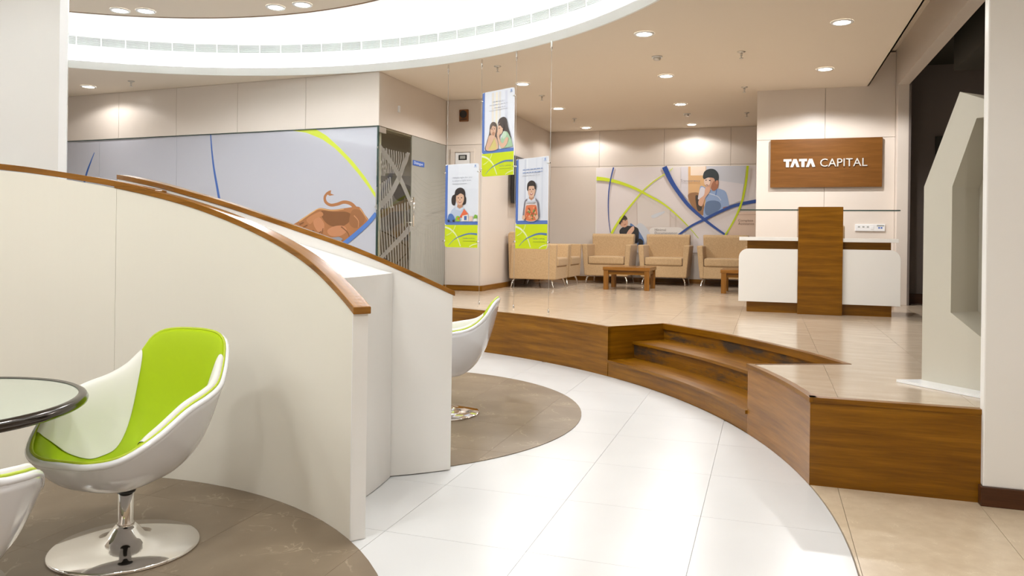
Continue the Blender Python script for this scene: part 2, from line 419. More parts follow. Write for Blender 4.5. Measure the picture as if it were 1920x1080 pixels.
# first step flush with the face, second step, top riser
sp('step_riser', MB().arcbox(C0, R0+.004, R0+.03, A_S0, A_S1, 0, .118, 32))
sp('step_tread', MB().arcbox(C0, R0-.014, R0+.30, A_S0, A_S1, .118, .14, 32))
sp('step_riser', MB().arcbox(C0, R0+.285, R0+.31, A_S0, A_S1, .14, .258, 32), 'wood_worn')
sp('step_tread', MB().arcbox(C0, R0+.265, R0+.62, A_S0, A_S1, .258, .28, 32))
sp('step_riser', MB().arcbox(C0, RS, RS+.03, A_S0, A_S1, .28, ZP-.05, 32), 'wood_worn')
sp('nosing', MB().arcbox(C0, RS-.016, RS+.032, A_S0, A_S1, ZP-.05, ZP+.002, 32))
for a, s in ((A_S0, -1), (A_S1, 1)):
    ca, sa = math.cos(rad(a)), math.sin(rad(a)); t = (-sa*s*.02, ca*s*.02)
    q = [(C0[0]+r*ca, C0[1]+r*sa) for r in (R0, RS+.03)]
    wpart('step_cheek', MB().zprism([q[0], q[1], (q[1][0]+t[0], q[1][1]+t[1]), (q[0][0]+t[0], q[0][1]+t[1])], 0, ZP+.0015), 'wood', steps, uv=lambda co, n, d=Vector((ca, sa, 0)): ((co+offS).dot(d), co.z))
yb = C0[1]+R0*math.sin(rad(AE)); xb = C0[0]+R0*math.cos(rad(AE))
wpart('end_face', MB().box((xb, yb, 0), (.99, yb+.03, ZP-.022)), 'wood', steps, uv=uvaxis((1, 0, 0)))
wpart('nosing', MB().box((xb-.004, yb-.006, ZP-.022), (.99, yb+.04, ZP+.002)), 'wood', steps, uv=uvaxis((1, 0, 0)))

wpart('nosing_corner', MB().zprism([(xb-.002, yb-.004), (xb+.075, yb+.036), (xb+.02, yb+.075), (xb-.012, yb+.05)], ZP-.02, ZP+.0012), 'wood', steps, uv=uvaxis((1, 0, 0)))
# ---- walls clad in panels
def clad(name, label, p, q, cols, rows, m, back=.12, gap=.004, th=.018, nrm=None, bm_='panel_seam', ztop=ZC, zbot=0):
    """wall p->q (room side on the right when walking p->q unless nrm given), cut into panels"""
    p = Vector((*p, 0)); q = Vector((*q, 0)); ud = (q-p); L = ud.length; ud.normalize()
    n = Vector((ud.y, -ud.x, 0)) if nrm is None else Vector((*nrm, 0))
    wl = structure(name, MB().obox(p, ud, n, .025, L-.025, -back, -th, zbot, ztop), bm_, label, 'wall')
    for (z0, z1, cs) in rows:
        cs = cs if cs is not None else cols
        for u0, u1 in zip(cs[:-1], cs[1:]):
            a = p+ud*((u0+u1)/2); w2 = (u1-u0)/2-gap/2
            mb = MB(); h = (z1-z0)
            mb.obox((0, 0), ud, n, -w2, w2, -th, 0, gap/2, h-gap/2)
            o = build('panel', mb, m, wl, bevel=.0015, seg=1); o.location = (a.x, a.y, z0)
    return wl, p, ud, n
# wall with the backed glass panes and the bull (seam positions measured along the wall)
PB, QB = (-4.33, 8.05), (-10.4, 8.488)
LB = math.dist(PB, QB)
wb_, pB, uB, nB = clad('wall_glass', 'long beige panelled wall above the pale glass panes', PB, QB, [-.02, 1.02, 2.07, 3.09, 4.13, 5.16, LB], [(ZS, ZC, None)], 'panel_beige', nrm=((PB[1]-QB[1])/LB, (QB[0]-PB[0])/LB), zbot=ZS-.02)
# side wall over the glass door
clad('wall_door_side', 'beige wall strip above the glass door with the etched lines', (-4.31, 10.03), (-4.31, 8.056), [0, 1.974], [(ZS, ZC, None)], 'panel_beige', nrm=(1, 0), zbot=ZS-.02)
clad('wall_alcove', 'narrow beige panelled wall behind the hanging poster of the girl with toys', (-4.31, 10.03), (-3.76, 10.03), [0, .55], [(ZP, ZS, None), (ZS, ZC, None)], 'panel_beige', nrm=(0, -1))
clad('wall_television', 'beige panelled wall with the television behind the side armchairs', (-3.76, 10.032), (-3.76, 13.53), [0, 1.2, 2.4, 3.498], [(ZP, ZS, None), (ZS, ZC, None)], 'panel_beige', nrm=(1, 0))
clad('wall_back', 'beige panelled back wall behind the row of armchairs', (-3.76, 13.53), (1.9, 13.53), [0, .90, 2.04, 3.15, 4.3, 5.66], [(ZP, ZS, None), (ZS, ZC, None)], 'panel_beige', nrm=(0, -1))
clad('wall_reception', 'beige panelled wall carrying the wooden name board behind the counter', (-.15, 10.36), (1.454, 10.36), [0, .81, 1.604], [(ZP, ZS, None), (ZS, ZC+.4, None)], 'panel_beige', nrm=(0, -1), ztop=ZC+.4, back=.35)
for nm, mb, ax in (('baseboard_alcove', MB().box((-4.31, 9.985, ZP), (-3.735, 10.03, ZP+.075)), (1, 0, 0)), ('baseboard_television', MB().box((-3.76, 9.99, ZP), (-3.73, 13.53, ZP+.075)), (0, 1, 0)),
                   ('baseboard_back', MB().box((-3.73, 13.5, ZP), (1.9, 13.53, ZP+.075)), (1, 0, 0)), ('baseboard_reception', MB().box((-.15, 10.335, ZP), (1.454, 10.36, ZP+.075)), (1, 0, 0))):
    structure(nm, mb, 'wood', 'brown wooden skirting along the '+{'alcove': 'narrow alcove wall', 'television': 'television wall', 'back': 'back wall behind the armchairs', 'reception': 'wall behind the reception counter'}[nm[10:]], 'skirting', uv=uvaxis(ax))
# portal to the dark corridor on the right
structure('trim_portal_jamb', MB().box((1.454, 10.2, ZP), (1.577, 10.5, 3.05)), 'panel_beige', 'pale upright jamb at the dark corridor opening', 'jamb', bevel=.004)
structure('trim_portal_lintel', MB().box((1.454, 3.95, 3.05), (1.577, 10.5, 3.5)), 'panel_beige', 'long beige lintel over the dark corridor opening', 'lintel')
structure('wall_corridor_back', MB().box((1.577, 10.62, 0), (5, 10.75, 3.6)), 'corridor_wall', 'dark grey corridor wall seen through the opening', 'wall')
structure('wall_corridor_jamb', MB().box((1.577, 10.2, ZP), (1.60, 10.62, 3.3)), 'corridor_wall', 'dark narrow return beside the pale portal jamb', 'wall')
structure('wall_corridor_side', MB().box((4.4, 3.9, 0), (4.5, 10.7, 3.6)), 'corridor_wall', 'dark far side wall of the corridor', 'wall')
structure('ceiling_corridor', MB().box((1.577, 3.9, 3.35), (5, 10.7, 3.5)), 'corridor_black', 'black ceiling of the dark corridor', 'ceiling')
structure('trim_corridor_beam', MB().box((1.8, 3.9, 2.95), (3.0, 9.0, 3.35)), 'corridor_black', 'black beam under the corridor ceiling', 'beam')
structure('baseboard_corridor', MB().box((1.577, 10.59, ZP), (4.4, 10.62, ZP+.12)), 'wood_dark', 'black skirting at the foot of the dark corridor wall', 'skirting', uv=uvaxis((1, 0, 0)))
solo('corridor_panel', MB().box((1.93, 10.58, 1.75), (2.45, 10.615, 2.47)), 'corridor_black', 'flat black panel on the dark corridor wall', 'panel', bevel=.004)
# near pier on the right
structure('wall_pier', MB().box((.925, 3.945, .085), (3.2, 4.012, 3.5)), 'laminate_white', 'tall pale wall at the right edge, closest to the viewer', 'wall', bevel=.006)
structure('baseboard_pier', MB().box((.915, 3.93, 0), (3.2, 4.012, .085)), 'wood_dark', 'dark brown skirting under the tall pale wall at the right edge', 'skirting', uv=uvaxis((1, 0, 0)), bevel=.003)
structure('wall_right', MB().box((3.1, -3.5, 0), (3.2, 3.95, ZC)), 'panel_beige', 'plain wall to the right of the viewer', 'wall')
structure('wall_rear', MB().box((-10.5, -3.6, 0), (3.2, -3.5, ZC)), 'panel_beige', 'plain wall behind the viewer', 'wall')
structure('wall_left', MB().box((-10.5, -3.5, 0), (-10.4, 13.6, ZC)), 'panel_beige', 'plain wall at the far left of the hall', 'wall')
# meeting room behind the glass door
structure('wall_meeting_back', MB().box((-10.4, 12.6, ZP), (-3.95, 12.7, ZC)), 'panel_beige', 'tan wall inside the room behind the glass door', 'wall')
structure('wall_meeting_side', MB().box((-4.05, 10.15, ZP), (-3.9, 12.6, ZC)), 'panel_beige', 'partition between the meeting room and the television wall', 'wall')
structure('floor_meeting', MB().zprism([(-10.4, 8.6), (-4.35, 8.16), (-4.35, 10.16), (-4.0, 10.16), (-4.0, 12.6), (-10.4, 12.6)], ZP-.05, ZP), 'sand_tile', 'floor of the room behind the glass door', 'floor')

# ---- ceiling with round recess
bm = bmesh.new()
outer = [(-10.5, -3.6), (3.2, -3.6), (3.2, 3.95), (1.15, 3.95), (1.15, 10.37), (1.454, 10.37), (1.454, 10.8), (1.9, 10.8), (1.9, 13.6), (-10.5, 13.6)]
hole = arc(CC, RC, 0, 360, 160)[:-1]
ev = []
for lp in (outer, hole):
    vs = [bm.verts.new((x, y, ZC)) for x, y in lp]; ev += [bm.edges.new((vs[i], vs[(i+1) % len(vs)])) for i in range(len(vs))]
bmesh.ops.triangle_fill(bm, use_beauty=True, use_dissolve=False, edges=ev)
for f in bm.faces:
    if f.normal.z > 0: f.normal_flip()
me = bpy.data.meshes.new('ceiling'); bm.to_mesh(me); bm.free(); me.materials.append(MT['paint_ceiling'])
ceil_ = bpy.data.objects.new('ceiling', me); COL.objects.link(ceil_); tag(ceil_, 'flat beige ceiling around the large round light recess', 'ceiling', kind='structure')
structure('ceiling_slot', MB().box((1.13, 3.95, 3.5), (1.6, 10.5, 3.56)).box((1.135, 3.95, ZC), (1.15, 10.37, 3.5)), 'paint_ceiling', 'shadowed slot between the ceiling edge and the corridor lintel', 'ceiling')
def ring(mb, c, r0, r1, z0, z1, n=160): return mb.arcbox(c, r0, r1, 0, 360, z0, z1, n)
rec = world_thing('ceiling_recess', 'large round white ceiling recess with hidden light and an air grille', 'ceiling', (CC[0], CC[1], ZC)); rec['kind'] = 'structure'
wpart('fascia', ring(MB(), CC, RC, RC+.02, ZC-.001, 3.17), 'paint_white', rec, smooth=False)
wpart('trough', ring(MB(), CC, RC+.02, 5.05, 3.09, 3.10), 'paint_white', rec)
wpart('drum_wall', ring(MB(), CC, 5.05, 5.10, 3.09, 3.39).arcbox(CC, 5.05, 5.10, 0, 360, 3.49, 4.0, 160), 'paint_white', rec)
wpart('top', MB().lathe([(5.1, 3.98), (5.1, 4.02)], 160, (CC[0], CC[1], 0)), 'paint_white', rec)
wpart('light_tube', MB().tube([(*p, 3.128) for p in arc(CC, 4.965, 0, 360, 120)[:-1]], .018, 8, True), 'tube', rec)
dsk = world_thing('ceiling_disc', 'round suspended beige ceiling disc with brown edge inside the light recess', 'ceiling', (CC[0], CC[1], 3.4)); dsk['kind'] = 'structure'
wpart('disc', MB().lathe([(3.54, 3.4), (3.54, 3.45)], 160, (CC[0], CC[1], 0)), 'paint_ceiling', dsk)
wpart('disc_edge', ring(MB(), CC, 3.54, 3.555, 3.395, 3.452), 'wood', dsk, uv=uvarc((0, 0), 3.5))
wpart('disc_tube', MB().tube([(*p, 3.49) for p in arc(CC, 3.40, 0, 360, 120)[:-1]], .018, 8, True), 'tube_disc', dsk)
for k in range(6): wpart('hanger', MB().tube([(CC[0]+2*math.cos(k*pi/3), CC[1]+2*math.sin(k*pi/3), 3.44), (CC[0]+2*math.cos(k*pi/3), CC[1]+2*math.sin(k*pi/3), 3.99)], .012, 6), 'steel_satin', dsk)
# linear air grille: sections sharing one mesh
gr = wpart('air_grille', MB().arcbox(CC, 5.085, 5.10, 0, 360, 3.385, 3.495, 120), 'display', rec, label='curved band of slatted air grille sections')
NS = 120; dA = 360/NS; g = MB()
for z in [.0, .0125, .025, .0375, .05, .0625, .075, .0875]: g.arcbox((0, 0), 5.05, 5.07, 0, dA, .31+z+.002, .31+z+.008, 4)
g.arcbox((0, 0), 5.045, 5.075, 0, dA*.05, .31, .41, 1)
g0 = build('grille_section', g, 'paint_white', gr)
for k in range(1, NS):
    a = k*dA
    if -10 < ((a+180) % 360-180) < 190 and k < 64:
        c = g0.copy(); COL.objects.link(c); c.parent = gr; c.rotation_euler = (0, 0, rad(a))
# ---- column
structure('wall_column', MB().zprism([(-3.435, 3.02), (-4.35, 3.70), (-5.6, 3.70), (-5.6, 3.02)], 0, 3.4), 'laminate_white', 'broad white column rising behind the near booth', 'column')
structure('trim_column', MB().zprism([(-3.437, 3.012), (-3.402, 3.03), (-3.43, 3.06), (-3.47, 3.04)], 0, 3.4), 'trim_white', 'bright white edge strip of the broad column', 'trim')

# ================================================================== BOOTHS
def interp(tab):
    def f(a):
        a = abs(a)
        for (a0, z0), (a1, z1) in zip(tab[:-1], tab[1:]):
            if a <= a1: return z0+(z1-z0)*(a-a0)/(a1-a0)
        return tab[-1][1]
    return f
zA = interp([(45, .79), (52.2, .880), (56.8, .934), (64.2, 1.036), (74.8, 1.149), (84.2, 1.239), (92.9, 1.314), (100.7, 1.364), (103.7, 1.384), (109.5, 1.41), (113.6, 1.43), (121.3, 1.458), (150, 1.50)])
zB = interp([(40, .84), (43.1, .878), (54.3, 1.02), (62.6, 1.114), (73.6, 1.216), (83.3, 1.303), (97, 1.393), (109.7, 1.448), (150, 1.5)])
_za, _zb = zA, zB
def zA(a): return sum(_za(abs(a)+d) for d in (-4, -3, -2, -1, 0, 1, 2, 3, 4))/9
def zB(a): return sum(_zb(abs(a)+d) for d in (-4, -3, -2, -1, 0, 1, 2, 3, 4))/9
def capz(f, d): return lambda a: f(a)+d
near = world_thing('booth_wall', 'near curved cream booth wall with descending wooden cap, behind the large lime chair', 'booth wall', (C1[0], C1[1]+RB1, 0))
o1 = Vector(near.location)
wpart('wall_panel', MB().arcbox(C1, RB1, RB1+.058, 52.0, 103.55, .003, 1, 60, ztop=zA), 'laminate_cream', near)
wpart('wall_panel', MB().arcbox(C1, RB1, RB1+.058, 103.6, 150, .003, 1, 40, ztop=zA), 'laminate_cream', near)
wpart('end_strip', MB().arcbox(C1, RB1-.0015, RB1+.0595, 51.75, 52.02, .002, zA(52), 1), 'laminate_white', near)
wpart('cap_rail', MB().arcbox(C1, RB1-.006, RB1+.066, 51.3, 103.9, 1, 1, 60, ztop=capz(zA, .028), zbot=capz(zA, 0)), 'wood_light', near, uv=lambda co, n: uvarc(C1, RB1)(co+o1, n), bevel=.002, seg=1)
wpart('cap_rail', MB().arcbox(C1, RB1+.012, RB1+.10, 97.2, 150, 1, 1, 40, ztop=capz(zA, .034), zbot=capz(zA, .006)), 'wood_light', near, uv=lambda co, n: uvarc(C1, RB1)(co+o1, n), bevel=.002, seg=1)
far = world_thing('booth_wall', 'far cream booth wall with sloping wooden cap, in front of the bull graphic', 'booth wall', (C2[0], C2[1]-RB2, 0))
o2 = Vector(far.location)
wpart('wall_panel', MB().arcbox(C2, RB2, 1.60, -110, -43.0, .005, 1, 60, ztop=zB), 'laminate_white', far)
wpart('cap_rail', MB().arcbox(C2, RB2-.006, 1.606, -110, -42.6, 1, 1, 60, ztop=capz(zB, .024), zbot=capz(zB, 0)), 'wood_light', far, uv=lambda co, n: uvarc(C2, RB2)(co+o2, n), bevel=.002, seg=1)
# white filler between the two booths: level top, front rounded about the rotunda centre
RA_ = RB1+.060; RBo = 1.602; RF = 2.742
zF = interp([(40, .93), (53.9, .985), (61.0, 1.052), (66.3, 1.098), (71.2, 1.141), (80, 1.20), (90, 1.25)])
def onA(a): return (C1[0]+RA_*math.cos(rad(a)), C1[1]+RA_*math.sin(rad(a)))
def onB(a): return (C2[0]+RBo*math.cos(rad(-a)), C2[1]+RBo*math.sin(rad(-a)))
NF = 16; fl_ = MB(); top = []
for i in range(NF+1):                                # strips from the pointed end to the rounded front
    t = i/NF; a, b = onA(88-28*t), onB(88-33.6*t); z = zF(88-33.6*t); row = []
    for k in range(9):
        w_ = k/8; x, y = a[0]+(b[0]-a[0])*w_, a[1]+(b[1]-a[1])*w_
        if i == NF:                                   # front row follows the circle about the rotunda centre
            ang = math.atan2(y-C0[1], x-C0[0]); x, y = C0[0]+RF*math.cos(ang), C0[1]+RF*math.sin(ang)
        row.append((x, y, z))
    top.append(row)
vs = [p for r in top for p in r]; W9 = 9
fl_.add(vs, [(i*W9+k, i*W9+k+1, (i+1)*W9+k+1, (i+1)*W9+k) for i in range(NF) for k in range(8)])
fr_ = top[-1]; fl_.add([p for p in fr_]+[(p[0], p[1], .003) for p in fr_], [(k, k+1, 9+k+1, 9+k) for k in range(8)])
wpart('filler_ledge', fl_, 'laminate_white', far, label='white filler ledge with rounded front between the booth walls')

# ================================================================== GLASS WALL WITH BULL GRAPHIC
def Bw(s, z, d=0): return pB+uB*s+nB*d+up*z
for i, (s0, s1, lb) in enumerate([(0.0, 3.09, 'large pale backed glass pane with the bull and lime arc'), (3.09, 4.5, 'pale backed glass pane left of the blue arc'), (4.5, 6.05, 'pale glass pane beside the broad white column')]):
    structure('window_%d' % (i+1), MB().obox(pB, uB, nB, s0+.002, s1-.002, -.03, -.012, ZP, ZS-.006), 'glass_backed', lb, 'glass pane', bevel=.001, seg=1)
structure('wall_glass_core', MB().obox(pB, uB, nB, 0.02, 6.05, -.12, -.05, ZP, ZS), 'panel_beige', 'backing behind the pale glass panes', 'wall')
structure('trim_glass_head', MB().obox(pB, uB, nB, 0, 6.05, -.03, .003, ZS-.008, ZS), 'glass_edge', 'thin dark line over the pale glass panes', 'trim')
gl = lambda u, v: onplane(u, v, pB-nB*.012, nB)
wgr = world_thing('wall_graphic', 'printed bronze bull with lime and blue arcs on the pale glass wall', 'wall graphic', Bw(1.0, 1.0))
def arcprint():
    return Art(gl, nB)
G = arcprint()
G.stroke([(177, 286), (170, 304), (161, 330), (150, 380)], 1.2, 4.5, (46, 92, 165))
G.build('printed_arc', wgr, Vector(wgr.location)); G = arcprint()
G.stroke([(395, 252), (397, 280), (401, 315), (407, 350), (415, 392), (428, 440)], 2.0, 5.5, (70, 105, 175))
G.build('printed_arc', wgr, Vector(wgr.location)); G = arcprint()
G.poly([(534, 243), (560, 240.6), (588, 240), (612, 254), (636, 276), (662, 303), (684, 331), (704, 362), (704, 371), (690, 350), (672, 326), (650, 300), (628, 278), (604, 261), (575, 249)], (201, 214, 66))
G.build('printed_arc', wgr, Vector(wgr.location)); G = arcprint()
# generic bronze bull seen from behind
BR = (168, 112, 70); BD = (128, 84, 50); BL_ = (214, 165, 110); BM = (190, 130, 92)
G.stroke([(667, 391), (658, 382), (645, 379), (632, 383), (620, 384.5), (611, 379), (609, 370), (613, 363), (619, 359)], 7, 4.0, BR)
G.poly([(613, 364), (617, 358), (621, 356.5), (620, 363), (627, 365.5), (618, 367)], BR)
G.blob([(548, 424), (560, 415), (573, 407), (587, 397), (600, 390), (622, 393), (645, 390.5), (668, 387.5), (676, 390), (684, 402), (691, 414), (682, 428), (668, 440), (655, 450), (643, 462), (634, 468), (640, 452), (628, 450), (612, 452), (596, 440), (570, 432)], BR)
G.blob([(602, 396), (625, 397), (648, 397), (660, 404), (655, 416), (640, 425), (622, 424), (608, 414)], BD)
G.blob([(590, 408), (600, 408), (608, 420), (606, 432), (596, 434), (588, 420)], BM)
G.blob([(628, 424), (645, 424), (650, 434), (636, 443), (620, 442), (614, 432)], BM)
G.blob([(660, 395), (674, 394), (684, 408), (680, 420), (666, 428), (655, 418)], (150, 100, 62))
G.blob([(575, 412), (588, 402), (602, 397), (606, 404), (592, 410), (582, 420)], (184, 126, 84)); G.stroke([(612, 452), (604, 440), (606, 428)], 2.2, 1.2, BD); G.stroke([(640, 425), (652, 436), (656, 448)], 2.4, 1.2, BD); G.stroke([(586, 432), (596, 438), (602, 434)], 2.6, 1.6, (110, 72, 44)); G.stroke([(664, 404), (672, 414), (672, 426)], 2, 1, (196, 140, 98))
G.stroke([(561, 415), (573, 407), (587, 397.5), (600, 391.5), (622, 394.5), (645, 392)], 2.6, 1.4, BL_)
G.stroke([(675, 390.5), (683, 402), (690, 413.5)], 1.6, 1, BL_)
G.stroke([(562, 421), (570, 417)], 3, 2, BD); G.stroke([(566, 428), (577, 422)], 3, 2, BD)
G.poly([(620, 446), (636, 444), (644, 448), (630, 458), (618, 455)], (140, 142, 150))
G.stroke([(640, 452), (636, 466)], 3, 2, BL_)
G.build('printed_bull', wgr, Vector(wgr.location)); G = arcprint(); G.k = 30
G.stroke([(706, 400), (692, 417), (676, 432), (656, 449), (630, 468), (600, 488)], 7, 9, (84, 122, 190))
G.build('printed_arc', wgr, Vector(wgr.location))

# glass door and side light with etched stripes
XD = -4.31
door = structure('door_1', MB().box((XD-.012, 8.07, ZP+.012), (XD, 8.915, ZS-.012)), 'clear_glass', 'frameless clear glass door with tall steel handle', 'door')
pane = structure('window_4', MB().box((XD-.012, 8.93, ZP+.004), (XD, 10.02, ZS-.004)), 'frost_pane', 'hazy greenish glass side pane beside the clear glass door', 'glass pane')
structure('trim_door_edge', MB().box((XD-.014, 8.035, ZP), (XD+.002, 8.062, ZS)), 'glass_edge', 'dark edge where the clear door meets the pale glass wall', 'trim')
dp = lambda u, v: onplane(u, v, (XD+.001, 0, 0), Vector((1, 0, 0)))
def film(name, strokes, parent):
    mb = MB()
    for pts, w0, w1 in strokes:
        P = spline([Vector((*p, 0)) for p in pts], 6); L = len(P); vs = []
        for i, p in enumerate(P):
            t = P[min(i+1, L-1)]-P[max(i-1, 0)]; t.normalize(); h = (w0+(w1-w0)*i/(L-1))/2; q = Vector((-t.y, t.x, 0))*h
            vs += [dp((p+q).x, (p+q).y), dp((p-q).x, (p-q).y)]
        mb.add(vs, [(2*i, 2*i+1, 2*i+3, 2*i+2) for i in range(L-1)])
    return build(name, mb, 'frost_film', parent, label='white etched stripes')
S = [([(710, 273), (730, 300), (748, 330), (765, 368), (771, 385)], 9, 6), ([(766, 286), (757, 310), (745, 340), (728, 370), (705, 392)], 6, 11),
     ([(771, 425), (750, 448), (728, 470), (706, 492)], 10, 6)]
for k in range(13): S.append(([(712+k*4.4, 276+k*1.0), (714+k*4.2, 300), (722+k*2.6, 325)], 1.6, 1.6))
for k in range(6): S.append(([(706.5+k*3.6, 300-k*4.5), (706+k*3, 330)], 1.5, 1.5))
for k in range(12): S.append(([(707+k*5.2, 395-k*1.5), (709+k*5.2, 430), (713+k*5.0, min(478+k*3.2, 520))], 1.8, 1.8))
for k in range(8): S.append(([(706+k*3.6, 350-k*2.6), (705+k*4.4, 390)], 2.4, 2.4))
film('etched_film', S, door)
mb2 = []
for k in range(13): mb2.append(([(775, 322+k*9.0), (787, 335+k*9.2), (801, 345+k*8.6), (806, 347+k*8.2)], 1.5, 1.2) if k < 12 else ([(775, 432), (786, 440)], 1.2, 1.2))
for k in range(12): mb2.append(([(808, 342+k*7.4), (822, 341+k*7.0), (836, 338+k*6.8)], 1.5, 1.2))
mb2.append(([(774, 432), (795, 412), (815, 399), (836, 392)], 6, 9))
for k in range(14): mb2.append(([(776+k*4.4, 436-k*2.6 if k < 9 else 418-(k-9)*3), (778+k*4.3, 475), (782+k*4.0, 515)], 1.3, 1.3))
film('etched_film', mb2, pane)
hg = MB()
for x in (XD+.055, XD-.067): hg.tube([(x, 8.885, 1.29), (x, 8.885, 1.66)], .011, 10)
for z in (1.34, 1.61): hg.tube([(XD-.067, 8.885, z), (XD+.055, 8.885, z)], .006, 8)
build('handle', hg, 'chrome', door, label='tall steel pull handle')
build('patch_fitting', MB().box((XD-.02, 8.05, 2.375), (XD+.012, 8.21, 2.44)), 'steel_satin', door, bevel=.002, label='square steel patch fitting')
ds = world_thing('door_sign', 'small blue room sign with white lettering on the glass door side pane', 'sign', (XD, 9.13, 2.08))
wpart('plate', MB().box((XD+.001, 8.963, 2.075), (XD+.005, 9.303, 2.14)), 'sign_blue', ds)
A = Art(lambda x, y: Vector((XD+.005, 8.963+.34*x, 2.14-.065*y)), (1, 0, 0)); A.text('Dialogue', .1, .70, .5, (235, 240, 250), width=.75); A.build('lettering', ds, Vector(ds.location))
# stand-in for the view behind the glass: made-up bronze and black shapes on grey
ip = lambda u, v: onplane(u, v, (0, 12.58, 0), Vector((0, 1, 0)))
I = Art(ip, (0, -1, 0), .001)
I.poly([(690, 330), (776, 330), (776, 560), (690, 560)], (178, 170, 168))
for p, c in (([(735, 352), (755, 345), (772, 352), (772, 372), (745, 376)], (70, 62, 58)), ([(706, 398), (730, 388), (746, 380), (768, 372), (768, 392), (736, 400), (710, 410)], (176, 138, 92)),
             ([(728, 402), (750, 396), (768, 400), (766, 428), (745, 438), (730, 428)], (110, 92, 76)), ([(740, 424), (766, 418), (770, 440), (752, 448), (738, 440)], (170, 130, 84)), ([(764, 468), (776, 456), (776, 492), (766, 488)], (60, 52, 48))): I.blob(p, c)
for p in ([(700, 426), (730, 440), (752, 454), (764, 462)], [(765, 430), (764, 470), (763, 510)], [(764, 474), (750, 488), (740, 498)]): I.stroke(p, 2.2, 2.6, (40, 38, 40))
ib = I.build('inner_wall_shapes'); tag(ib, 'bronze and black stand-in shapes on the grey wall seen through the glass door', 'wall graphic')

# ================================================================== LIGHTS AND CEILING FITTINGS
def downlight(x, y, z, label, power=DOWN, r=.085, lens=True):
    t = thing('downlight', label, 'downlight', (x, y, z), 0, 'recessed round downlights')
    build('trim_ring', MB().lathe([(r*.82, -.001), (r*.82, -.010), (r*1.08, -.010), (r*1.12, -.001)], 28, cap=False), 'trim_white', t)
    build('lens', MB().lathe([(r*.83, -.003), (r*.83, -.006)], 28), 'lens', t)
    l = bpy.data.lights.new('spot', 'SPOT'); l.energy = power; l.color = DISCLAMP if z > 3.2 else LAMP; l.spot_size = rad(156); l.spot_blend = .25; l.shadow_soft_size = .07
    lo = bpy.data.objects.new('lamp', l); COL.objects.link(lo); lo.parent = t; lo.location = (0, 0, -.03)
    return t
for x, y, s in [(-8.494, 7.889, 'round ceiling downlight at far left, above the pale glass wall'), (-2.915, 9.156, 'round ceiling downlight right of the top hanging poster'),
                (-2.952, 11.023, 'round ceiling downlight second behind the hanging posters'), (-2.995, 13.048, 'round ceiling downlight at the back left corner of the waiting area'),
                (-1.114, 7.205, 'large round downlight next to the recess rim, first of the middle row'), (-1.15, 9.13, 'round downlight second from the front in the middle row'),
                (-1.191, 11.087, 'round downlight third from the front in the middle row'), (-1.218, 13.079, 'small round downlight at the back of the middle row, above the wall graphic'),
                (.59, 7.275, 'large round downlight at the right, nearest above the platform'), (.579, 9.206, 'round downlight above the reception counter and name board')]:
    downlight(x, y, ZC, s, DOWN*(1.7 if y > 9.2 and x > .5 else .36 if y > 12 else .65 if y > 10 else .3 if x < -8 else 1))
for x, y, s in [(-6.203, 6.127, 'leftmost downlight of the left pair on the suspended disc'), (-5.964, 6.214, 'right downlight of the left pair on the suspended disc'),
                (-4.611, 6.466, 'left downlight of the right pair on the suspended disc'), (-4.305, 6.462, 'right downlight of the right pair on the suspended disc')]:
    downlight(x, y, 3.4, s, DOWN*.5)
for x, y in [(.59, 5.3), (.59, .6), (-.9, -1.2), (-3.2, -2.6)]:  # unseen lamps outside the view, kept for the light they give
    downlight(x, y, ZC, 'unseen downlight in the ceiling above and behind the viewer', DOWN*(.12 if y > 5 else 1.1))
for k in range(10):
    for da in (-2.2, 2.2):
        a = rad(57-30*k+da); downlight(CC[0]+3.3*math.cos(a), CC[1]+3.3*math.sin(a), 3.4, 'downlight on the suspended disc out of view above the booths', DOWN*.50)
downlight(-6.4, 10.4, ZC, 'unseen downlight added to light the room behind the glass door', DOWN*.55)  # unseen lamp added to brighten the room behind the glass
def sprinkler(x, y, s):
    t = thing('sprinkler', s, 'sprinkler', (x, y, ZC), 0, 'ceiling sprinklers')
    build('escutcheon', MB().lathe([(.040, -.001), (.040, -.005), (.016, -.016)], 18), 'steel_satin', t)
    build('head', MB().lathe([(.010, -.012), (.010, -.045), (.005, -.047), (.005, -.062), (.020, -.064), (.020, -.068)], 14), 'steel_satin', t)
for x, y, s in [(-7.653, 7.751, 'small sprinkler head beside the far left downlight'), (-2.889, 8.143, 'small sprinkler head just above the top hanging poster'), (-2.903, 9.977, 'small sprinkler head between the two front downlights behind the posters'),
                (-2.952, 12.017, 'small sprinkler head near the back left ceiling corner'), (-.277, 8.159, 'sprinkler head nearest in the row left of the counter'), (-.298, 10.043, 'sprinkler head near the top left corner of the reception wall'), (-.322, 12.063, 'small sprinkler head farthest back beside the reception wall')]: sprinkler(x, y, s)
def detector(x, y, s):
    t = thing('smoke_detector', s, 'detector', (x, y, ZC), 0, 'ceiling smoke detectors')
    build('base', MB().lathe([(.055, -.001), (.055, -.014)], 20), 'white_plastic', t)
    build('sensor', MB().lathe([(.040, -.014), (.036, -.036), (.022, -.042)], 20), 'steel_satin', t)
detector(-1.122, 8.146, 'round smoke detector nearest the recess rim'); detector(-1.187, 11.955, 'round smoke detector farthest back between middle row downlights')

